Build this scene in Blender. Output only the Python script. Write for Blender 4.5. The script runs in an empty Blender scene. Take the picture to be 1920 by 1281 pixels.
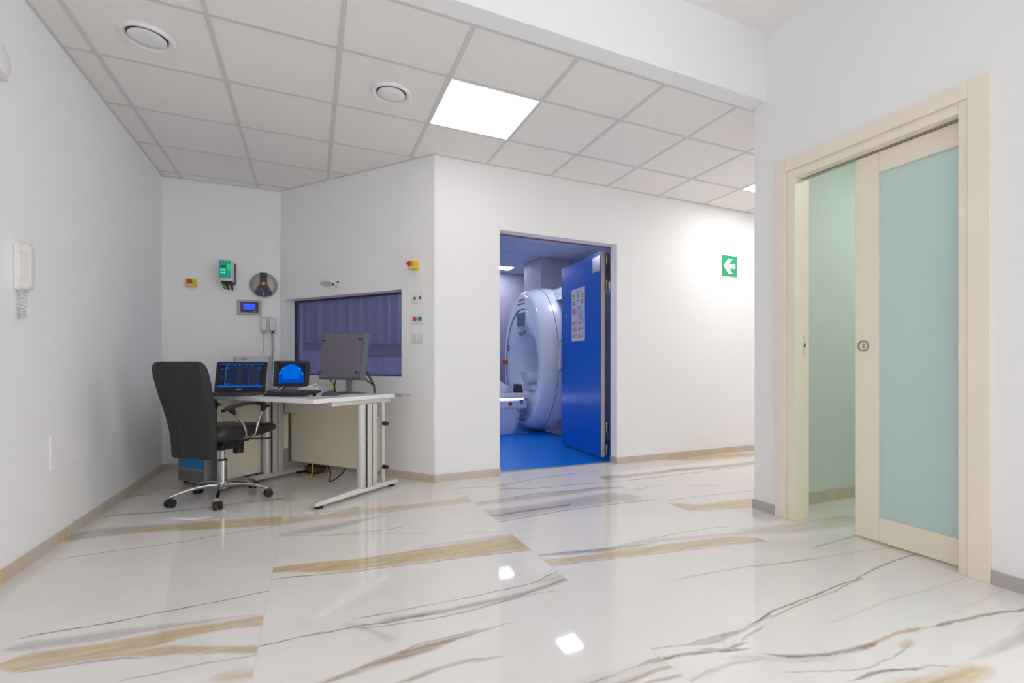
import bpy, bmesh, math, random
from mathutils import Vector, Matrix

# ------------------------------------------------------------------ scene, camera, world, exposure
SC = bpy.context.scene
COLL = SC.collection
YAW = 0.4345                      # camera heading, clockwise from +Y
EYE = 0.93
cam_data = bpy.data.cameras.new('camera')
cam = bpy.data.objects.new('camera', cam_data)
COLL.objects.link(cam)
cam.location = (0, 0, EYE)
cam.rotation_euler = (math.pi / 2, 0, -YAW)
cam_data.sensor_fit = 'HORIZONTAL'
cam_data.sensor_width = 36
cam_data.lens = 907.3 / 1920 * 36
cam_data.shift_x = (960 - 1003.2) / 1920
cam_data.shift_y = (687.9 - 640.5) / 1920
cam_data.clip_start = 0.05
SC.camera = cam

world = bpy.data.worlds.new('world')
SC.world = world
world.use_nodes = True
world.node_tree.nodes['Background'].inputs[0].default_value = (0.90, 0.94, 1.0, 1)
world.node_tree.nodes['Background'].inputs[1].default_value = 4.6

SC.view_settings.view_transform = 'Standard'
SC.view_settings.look = 'None'
SC.view_settings.gamma = 1
SC.view_settings.exposure = 0.16
SC.view_settings.use_curve_mapping = False
SC.cycles.max_bounces = 12
SC.cycles.diffuse_bounces = 10
SC.cycles.glossy_bounces = 5
SC.cycles.sample_clamp_indirect = 6
SC.cycles.caustics_reflective = False
SC.cycles.caustics_refractive = False

LAMP = 3.6                        # radiance of the light panel by the doorway
LAMP_HALL = 14.0                  # panels of the corridor
LAMP_FRONT = 3.6                 # added unseen panels of the high front ceiling
LAMP_EXAM = 36.0                   # the dimmer panels of the examination room
LAMP_BATH = 34.0  # added unseen panel that brightens the washroom

CEIL = 2.638
HIGH = 3.06
XL, XR = -1.205, 2.65             # side walls
YB, YD = 5.33, 3.87               # back wall, wall with the doorway
YBEAM = 2.188
YWC = 2.28                        # end of the side wall at the corridor
BA = Vector((-0.26, 5.315, 0))    # corner of the back wall and the slanted wall
AD = Vector((0.905, 3.87, 0))     # corner of the slanted wall and the doorway wall
SL = (AD - BA).length
U = (AD - BA).normalized()
NW = Vector((U.y, -U.x, 0))       # from the slanted wall into the room
ROT_SL = math.atan2(U.y, U.x)


# ------------------------------------------------------------------ helpers
def rot_z(a):
    return Matrix.Rotation(a, 4, 'Z')


def frame(loc, rz):
    return Matrix.Translation(Vector(loc)) @ rot_z(rz)


class MB:
    """Collects shapes into one bmesh, linked as one object."""

    def __init__(self):
        self.bm = bmesh.new()
        self.mats = []
        self.mi = 0

    def use(self, m):
        if m not in self.mats:
            self.mats.append(m)
        self.mi = self.mats.index(m)
        return self

    def _fin(self, faces, smooth=False):
        for f in faces:
            f.material_index = self.mi
            f.smooth = smooth

    def face(self, pts, smooth=False):
        f = self.bm.faces.new([self.bm.verts.new(p) for p in pts])
        self._fin([f], smooth)
        return f

    def box(self, lo, hi, m=None):
        x0, y0, z0 = lo
        x1, y1, z1 = hi
        P = [(x0, y0, z0), (x1, y0, z0), (x1, y1, z0), (x0, y1, z0), (x0, y0, z1), (x1, y0, z1), (x1, y1, z1), (x0, y1, z1)]
        if m is not None:
            P = [m @ Vector(p) for p in P]
        v = [self.bm.verts.new(p) for p in P]
        fs = [self.bm.faces.new([v[i] for i in q]) for q in
              ((0, 3, 2, 1), (4, 5, 6, 7), (0, 1, 5, 4), (1, 2, 6, 5), (2, 3, 7, 6), (3, 0, 4, 7))]
        self._fin(fs)
        return self

    def cbox(self, c, s, m=None):
        c = Vector(c)
        h = Vector(s) / 2
        return self.box(c - h, c + h, m)

    def prism(self, poly, z0, z1, m=None):
        """poly in xy, anticlockwise, extruded in z; m maps it elsewhere"""
        m = m or Matrix.Identity(4)
        a = [self.bm.verts.new(m @ Vector((x, y, z0))) for x, y in poly]
        b = [self.bm.verts.new(m @ Vector((x, y, z1))) for x, y in poly]
        n = len(poly)
        fs = [self.bm.faces.new(a[::-1]), self.bm.faces.new(b)]
        for i in range(n):
            fs.append(self.bm.faces.new((a[i], a[(i + 1) % n], b[(i + 1) % n], b[i])))
        self._fin(fs)
        return self

    def loft(self, rings, cap0=True, cap1=True, smooth=True, closed=True):
        vs = [[self.bm.verts.new(p) for p in r] for r in rings]
        fs = []
        n = len(rings[0])
        for a, b in zip(vs, vs[1:]):
            for i in range(n if closed else n - 1):
                j = (i + 1) % n
                fs.append(self.bm.faces.new((a[i], a[j], b[j], b[i])))
        if cap0:
            fs.append(self.bm.faces.new(vs[0][::-1]))
        if cap1:
            fs.append(self.bm.faces.new(vs[-1]))
        self._fin(fs, smooth)
        return self

    def cyl(self, p0, p1, r0, r1=None, n=20, caps=True, smooth=True):
        p0, p1 = Vector(p0), Vector(p1)
        r1 = r0 if r1 is None else r1
        d = (p1 - p0).normalized()
        q = d.to_track_quat('Z', 'Y').to_matrix()
        ring = lambda c, r: [c + q @ Vector((r * math.cos(t), r * math.sin(t), 0)) for t in [2 * math.pi * i / n for i in range(n)]]
        return self.loft([ring(p0, r0), ring(p1, r1)], caps, caps, smooth)

    def tube(self, pts, r, n=8, caps=True):
        pts = [Vector(p) for p in pts]
        rs = r if isinstance(r, (list, tuple)) else [r] * len(pts)
        rings = []
        up = Vector((0, 0, 1))
        prev = None
        for i, p in enumerate(pts):
            d = (pts[min(i + 1, len(pts) - 1)] - pts[max(i - 1, 0)]).normalized()
            if prev is None:
                a = d.cross(up)
                if a.length < 1e-3:
                    a = d.cross(Vector((1, 0, 0)))
                a.normalize()
            else:
                a = prev - d * prev.dot(d)
                a.normalize()
            prev = a
            b = d.cross(a)
            rings.append([p + (a * math.cos(t) + b * math.sin(t)) * rs[i] for t in [2 * math.pi * k / n for k in range(n)]])
        return self.loft(rings, caps, caps)

    def lathe(self, prof, m=None, n=40, cap0=True, cap1=True, smooth=True):
        m = m or Matrix.Identity(4)
        return self.loft([[m @ Vector((r * math.cos(t), r * math.sin(t), h)) for t in [2 * math.pi * i / n for i in range(n)]]
                          for r, h in prof], cap0, cap1, smooth)

    def ball(self, c, r, n=14, sc=(1, 1, 1)):
        c = Vector(c)
        rings = []
        k = max(5, n // 2)
        for i in range(k + 1):
            t = -math.pi / 2 + math.pi * (0.02 + 0.96 * i / k)
            rings.append([c + Vector((r * sc[0] * math.cos(t) * math.cos(a), r * sc[1] * math.cos(t) * math.sin(a), r * sc[2] * math.sin(t)))
                          for a in [2 * math.pi * j / n for j in range(n)]])
        return self.loft(rings)

    def build(self, name, mat=None, parent=None, bevel=0.0, angle=35, seg=2):
        bmesh.ops.recalc_face_normals(self.bm, faces=self.bm.faces[:])
        me = bpy.data.meshes.new(name)
        self.bm.to_mesh(me)
        self.bm.free()
        for mm in (self.mats or [mat]):
            me.materials.append(mm)
        if angle:
            for p in me.polygons:
                p.use_smooth = True
            me.set_sharp_from_angle(angle=math.radians(angle))
        o = bpy.data.objects.new(name, me)
        COLL.objects.link(o)
        if parent is not None:
            o.parent = parent
        if bevel:
            b = o.modifiers.new('bevel', 'BEVEL')
            b.width = bevel
            b.segments = seg
            b.limit_method = 'ANGLE'
            b.angle_limit = math.radians(40)
            b.harden_normals = True
        return o


def thing(name, label, cat, loc=(0, 0, 0), rz=0.0, group=None):
    o = bpy.data.objects.new(name, None)
    COLL.objects.link(o)
    o.location = loc
    o.rotation_euler = (0, 0, rz)
    o.empty_display_size = 0.1
    return tag(o, label, cat, group)


def tag(o, label, cat, group=None):
    o['label'] = label
    o['category'] = cat
    if group:
        o['group'] = group
    return o


def struct(o, label=None):
    o['kind'] = 'structure'
    if label:
        o['label'] = label
    return o


def text_mesh(mb, s, size, m, depth=0.0008, align='CENTER'):
    """lettering added to a mesh builder; text lies in xy of m, facing +z"""
    cu = bpy.data.curves.new('lettering', 'FONT')
    cu.body = s
    cu.size = size
    cu.align_x = align
    cu.align_y = 'CENTER'
    cu.extrude = depth
    ob = bpy.data.objects.new('lettering', cu)
    COLL.objects.link(ob)
    dg = bpy.context.evaluated_depsgraph_get()
    me = bpy.data.meshes.new_from_object(ob.evaluated_get(dg))
    vs = [mb.bm.verts.new(m @ v.co) for v in me.vertices]
    for p in me.polygons:
        try:
            f = mb.bm.faces.new([vs[i] for i in p.vertices])
            f.material_index = mb.mi
        except ValueError:
            pass
    bpy.data.objects.remove(ob)
    bpy.data.curves.remove(cu)
    bpy.data.meshes.remove(me)
    return mb


def rrect(w, h, r, n=5, cx=0.0, cy=0.0):
    """rounded rectangle outline, anticlockwise"""
    pts = []
    for sx, sy, a0 in ((1, 1, 0), (-1, 1, 90), (-1, -1, 180), (1, -1, 270)):
        for i in range(n + 1):
            a = math.radians(a0 + 90 * i / n)
            pts.append((cx + sx * (w / 2 - r) + r * math.cos(a), cy + sy * (h / 2 - r) + r * math.sin(a)))
    return pts


# maps xy of a drawn outline onto a wall: x along the wall, y up, z out of the wall towards the room
UP = Matrix(((1, 0, 0, 0), (0, 0, -1, 0), (0, 1, 0, 0), (0, 0, 0, 1)))


def at(x, y, z):
    return Matrix.Translation((x, y, z))


# ------------------------------------------------------------------ materials
def mat(name, col, rough=0.5, metal=0.0, spec=0.5, var=0.04, scale=18.0, bump=0.0, emit=None, es=0.0, coat=0.0, rvar=0.0):
    m = bpy.data.materials.new(name)
    m.use_nodes = True
    nt = m.node_tree
    p = nt.nodes['Principled BSDF']
    p.inputs['Roughness'].default_value = rough
    p.inputs['Metallic'].default_value = metal
    p.inputs['Specular IOR Level'].default_value = spec
    p.inputs['Coat Weight'].default_value = coat
    tc = nt.nodes.new('ShaderNodeTexCoord')
    nz = nt.nodes.new('ShaderNodeTexNoise')
    nz.inputs['Scale'].default_value = scale
    nz.inputs['Detail'].default_value = 3
    nt.links.new(tc.outputs['Object'], nz.inputs['Vector'])
    mx = nt.nodes.new('ShaderNodeMix')
    mx.data_type = 'RGBA'
    mx.inputs[6].default_value = tuple(max(0, c * (1 - var)) for c in col) + (1,)
    mx.inputs[7].default_value = tuple(min(1, c * (1 + var)) for c in col) + (1,)
    nt.links.new(nz.outputs['Fac'], mx.inputs[0])
    nt.links.new(mx.outputs[2], p.inputs['Base Color'])
    if bump:
        b = nt.nodes.new('ShaderNodeBump')
        b.inputs['Strength'].default_value = bump
        b.inputs['Distance'].default_value = 0.002
        nt.links.new(nz.outputs['Fac'], b.inputs['Height'])
        nt.links.new(b.outputs['Normal'], p.inputs['Normal'])
    if emit:
        p.inputs['Emission Color'].default_value = tuple(emit) + (1,)
        p.inputs['Emission Strength'].default_value = es
    return m


def srgb(r, g, b):
    f = lambda v: (v / 255 / 12.92) if v / 255 <= 0.04045 else ((v / 255 + 0.055) / 1.055) ** 2.4
    return (f(r), f(g), f(b))


WALL = mat('wall_paint', (0.865, 0.865, 0.872), 0.75, spec=0.25, var=0.006, scale=3)
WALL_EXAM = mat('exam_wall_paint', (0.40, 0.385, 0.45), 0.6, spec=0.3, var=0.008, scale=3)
WALL_BATH = mat('washroom_wall_light_tint', (0.66, 0.715, 0.665), 0.6, spec=0.3, var=0.008, scale=3)  # white wall, with the greenish light put into its colour
PLASTER = mat('ceiling_plaster', (0.85, 0.84, 0.832), 0.85, spec=0.2, var=0.006, scale=3)
TILE = mat('mineral_fibre_tile', (0.85, 0.82, 0.795), 0.9, spec=0.15, var=0.02, scale=160, bump=0.12)
TILE_EXAM = mat('exam_tile_light_tint', (0.50, 0.55, 0.70), 0.8, spec=0.2, var=0.02, scale=120)  # white tile, with the room's dim bluish light put into its colour
TBAR = mat('grid_bar_enamel', (0.63, 0.64, 0.635), 0.45, var=0.01)
WHITE_PL = mat('white_plastic', (0.80, 0.80, 0.79), 0.4, var=0.01)
VENT_PL = mat('vent_enamel', (0.80, 0.79, 0.81), 0.35, var=0.01)
OFFWHITE = mat('offwhite_plastic', (0.72, 0.71, 0.69), 0.45, var=0.015)
LAMINATE = mat('white_laminate', (0.80, 0.80, 0.79), 0.25, var=0.01)
CREAM_LAM = mat('cream_laminate', (0.80, 0.735, 0.60), 0.5, var=0.015)
DESK_METAL = mat('desk_silver_enamel', (0.62, 0.61, 0.585), 0.38, metal=0.35, var=0.015)
DESK_GREY = mat('desk_grey_enamel', (0.33, 0.335, 0.335), 0.5, var=0.02)
DOOR_CREAM = mat('cream_ash_lacquer', (0.86, 0.785, 0.645), 0.45, var=0.035, scale=7)
CHROME = mat('chrome', (0.55, 0.55, 0.56), 0.24, metal=1.0, var=0.01)
SATIN = mat('satin_steel', (0.45, 0.45, 0.47), 0.28, metal=1.0, var=0.03)
DARK_METAL = mat('dark_metal', (0.10, 0.10, 0.105), 0.4, metal=0.6)
BRASS = mat('brass_latch', (0.60, 0.42, 0.30), 0.35, metal=1.0)
BLACK_PL = mat('black_plastic', (0.016, 0.016, 0.018), 0.42, var=0.1)
CHARCOAL = mat('charcoal_plastic', (0.055, 0.055, 0.062), 0.4, var=0.06)
BLACK_FAB = mat('black_fabric', (0.046, 0.046, 0.046), 0.9, spec=0.2, var=0.30, scale=240, bump=0.3)
BLACK_LEA = mat('black_leather', (0.018, 0.017, 0.018), 0.34, var=0.15, scale=60, bump=0.12)
RUBBER = mat('black_rubber', (0.02, 0.02, 0.02), 0.6)
FLECK = mat('white_fleck', (0.55, 0.53, 0.5), 0.8)
PC_GREY = mat('workstation_grey', (0.33, 0.33, 0.345), 0.45, var=0.03)
PC_MESH = mat('workstation_grille', (0.19, 0.19, 0.195), 0.6, var=0.5, scale=300)
PC_BLUE = mat('workstation_blue', (0.012, 0.21, 0.55), 0.35, var=0.06)
YELLOW = mat('safety_yellow', (0.78, 0.55, 0.015), 0.4, var=0.03)
RED = mat('signal_red', (0.60, 0.045, 0.022), 0.35, var=0.03)
DKRED = mat('dark_red_lens', (0.22, 0.015, 0.02), 0.25)
GREEN_BTN = mat('green_button', (0.01, 0.30, 0.10), 0.35)
ORANGE = mat('orange_plastic', (0.62, 0.26, 0.04), 0.45)
LABEL_W = mat('label_white', (0.75, 0.72, 0.62), 0.6)
STEEL_GREY = mat('steel_grey_enamel', (0.36, 0.36, 0.375), 0.35, metal=0.3, var=0.02)
PANEL_DARK = mat('control_panel_dark', (0.035, 0.032, 0.042), 0.35)
HMI_GREY = mat('touch_panel_frame_grey', (0.36, 0.36, 0.34), 0.4, metal=0.4, var=0.02)
BOX_LILAC = mat('document_box_card', (0.60, 0.59, 0.62), 0.7, var=0.015)
BOX_SPINE = mat('document_box_spine', (0.45, 0.44, 0.47), 0.7, var=0.03)
INK = mat('printed_ink', (0.10, 0.09, 0.11), 0.7)
CABLE_GREY = mat('grey_cable', (0.42, 0.42, 0.40), 0.5)
CABLE_YEL = mat('yellow_cable', (0.62, 0.50, 0.04), 0.5)
SIGN_GREEN = mat('sign_green', srgb(0, 165, 108), 0.4, var=0.01)
SIGN_WHITE = mat('sign_white', (0.82, 0.80, 0.81), 0.45, var=0.01)
FLOOR_BLUE = mat('blue_vinyl', (0.0, 0.20, 0.74), 0.32, spec=0.15, var=0.06, scale=40)
DOOR_BLUE = mat('blue_gloss_door', (0.0, 0.115, 0.58), 0.24, spec=0.3, var=0.04, scale=3)
DOOR_EDGE = mat('door_edge_cream', (0.70, 0.58, 0.40), 0.45, var=0.05)
GANTRY = mat('scanner_white', (0.82, 0.83, 0.88), 0.18, var=0.01, scale=4, coat=0.3)
GANTRY_IN = mat('scanner_inner_white', (0.72, 0.74, 0.82), 0.22, var=0.01, scale=4)
GANTRY_SEAM = mat('scanner_seam', (0.16, 0.18, 0.26), 0.4)
TABLE_W = mat('scanner_table_white', (0.78, 0.80, 0.87), 0.3, var=0.01)
MATT_GREY = mat('table_pad_grey', (0.035, 0.045, 0.07), 0.6)
LINEN = mat('white_linen', (0.62, 0.64, 0.70), 0.85, var=0.05, scale=40)
THRESH = mat('threshold_strip', (0.48, 0.43, 0.36), 0.35, metal=0.5)
RAIL_GREY = mat('grey_floor_strip', (0.42, 0.45, 0.52), 0.45)
WOOD_BROWN = mat('brown_wood', (0.26, 0.14, 0.06), 0.55, var=0.2, scale=30)
TEXT_GREY = mat('text_grey', (0.22, 0.22, 0.27), 0.7)
ROCKER_W = mat('rocker_white', (0.83, 0.83, 0.83), 0.3)


def emitter(name, col, s):
    m = bpy.data.materials.new(name)
    m.use_nodes = True
    nt = m.node_tree
    nt.nodes.remove(nt.nodes['Principled BSDF'])
    e = nt.nodes.new('ShaderNodeEmission')
    e.inputs[0].default_value = tuple(col) + (1,)
    e.inputs[1].default_value = s
    nt.links.new(e.outputs[0], nt.nodes['Material Output'].inputs[0])
    return m


LED_MAIN = emitter('lit_diffuser', (1.0, 0.96, 0.92), LAMP)
LED_HALL = emitter('lit_diffuser_hall', (1.0, 0.97, 0.94), LAMP_HALL)
LED_FRONT = emitter('lit_diffuser_front', (1.0, 0.96, 0.925), LAMP_FRONT)
LED_EXAM = emitter('lit_diffuser_cool', (0.72, 0.78, 1.0), LAMP_EXAM)
LED_BATH = emitter('lit_diffuser_washroom', (0.96, 1.0, 0.95), LAMP_BATH)
LED_STRIP = emitter('lit_strip', (0.75, 0.88, 1.0), 6.0)
LED_CYAN = emitter('lit_cyan', (0.35, 0.80, 1.0), 2.0)
SCR_BLUE = emitter('screen_blue', srgb(0, 98, 205), 1.0)
SCR_BLUE2 = emitter('screen_deep_blue', srgb(0, 70, 170), 1.0)
SCR_LIGHT = emitter('screen_light_blue', srgb(70, 150, 250), 1.0)
SCR_NAVY = emitter('screen_navy', srgb(32, 38, 66), 1.0)
SCR_NAVY2 = emitter('screen_grey_navy', srgb(42, 45, 62), 1.0)
SCR_DARK = emitter('screen_dark', srgb(30, 32, 44), 1.0)
SCR_HMI = emitter('touch_panel_blue', srgb(62, 88, 245), 1.0)
SCR_GANTRY = mat('scanner_screen_glass', (0.07, 0.12, 0.20), 0.15)
SCR_OFF = mat('monitor_off_glass', (0.22, 0.20, 0.245), 0.25, var=0.02)
GREEN_LIT = emitter('display_green', srgb(0, 120, 92), 1.0)
GREEN_LIT2 = emitter('display_bright_green', srgb(20, 205, 90), 1.0)
GREEN_KEY = emitter('display_key_green', srgb(60, 245, 190), 1.0)
BLUE_KEY = mat('blue_key', (0.06, 0.10, 0.55), 0.3)


def glass_mix(name, tint, back, transp, rough, gloss=0.06):
    """half-clear pane: part lets the view through, part scatters"""
    m = bpy.data.materials.new(name)
    m.use_nodes = True
    nt = m.node_tree
    nt.nodes.remove(nt.nodes['Principled BSDF'])
    L = nt.links.new
    tr = nt.nodes.new('ShaderNodeBsdfTransparent')
    tr.inputs[0].default_value = tuple(tint) + (1,)
    df = nt.nodes.new('ShaderNodeBsdfDiffuse')
    df.inputs[0].default_value = tuple(back) + (1,)
    tl = nt.nodes.new('ShaderNodeBsdfTranslucent')
    tl.inputs[0].default_value = tuple(back) + (1,)
    gl = nt.nodes.new('ShaderNodeBsdfGlossy')
    gl.inputs['Roughness'].default_value = rough
    m1 = nt.nodes.new('ShaderNodeMixShader')
    m1.inputs[0].default_value = 0.35
    L(df.outputs[0], m1.inputs[1])
    L(tl.outputs[0], m1.inputs[2])
    m2 = nt.nodes.new('ShaderNodeMixShader')
    m2.inputs[0].default_value = transp
    L(m1.outputs[0], m2.inputs[1])
    L(tr.outputs[0], m2.inputs[2])
    lw = nt.nodes.new('ShaderNodeLayerWeight')
    lw.inputs['Blend'].default_value = 0.5
    pw = nt.nodes.new('ShaderNodeMath')
    pw.operation = 'POWER'
    L(lw.outputs['Facing'], pw.inputs[0])
    pw.inputs[1].default_value = 5
    fr = nt.nodes.new('ShaderNodeMath')
    fr.operation = 'MULTIPLY_ADD'
    L(pw.outputs[0], fr.inputs[0])
    fr.inputs[1].default_value = 0.6
    fr.inputs[2].default_value = 0.03
    m3 = nt.nodes.new('ShaderNodeMixShader')
    L(fr.outputs[0], m3.inputs[0])
    L(m2.outputs[0], m3.inputs[1])
    L(gl.outputs[0], m3.inputs[2])
    L(m3.outputs[0], nt.nodes['Material Output'].inputs[0])
    return m


FROST = glass_mix('frosted_glass', (0.8, 0.9, 0.9), (0.70, 0.83, 0.82), 0.0, 0.25)
VIEW_GLASS = glass_mix('shielded_window_glass', (0.78, 0.78, 0.92), (0.30, 0.29, 0.42), 0.60, 0.04)
CLEAR = glass_mix('clear_cover_sheet', (0.95, 0.94, 0.97), (0.42, 0.40, 0.44), 0.86, 0.06)


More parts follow.
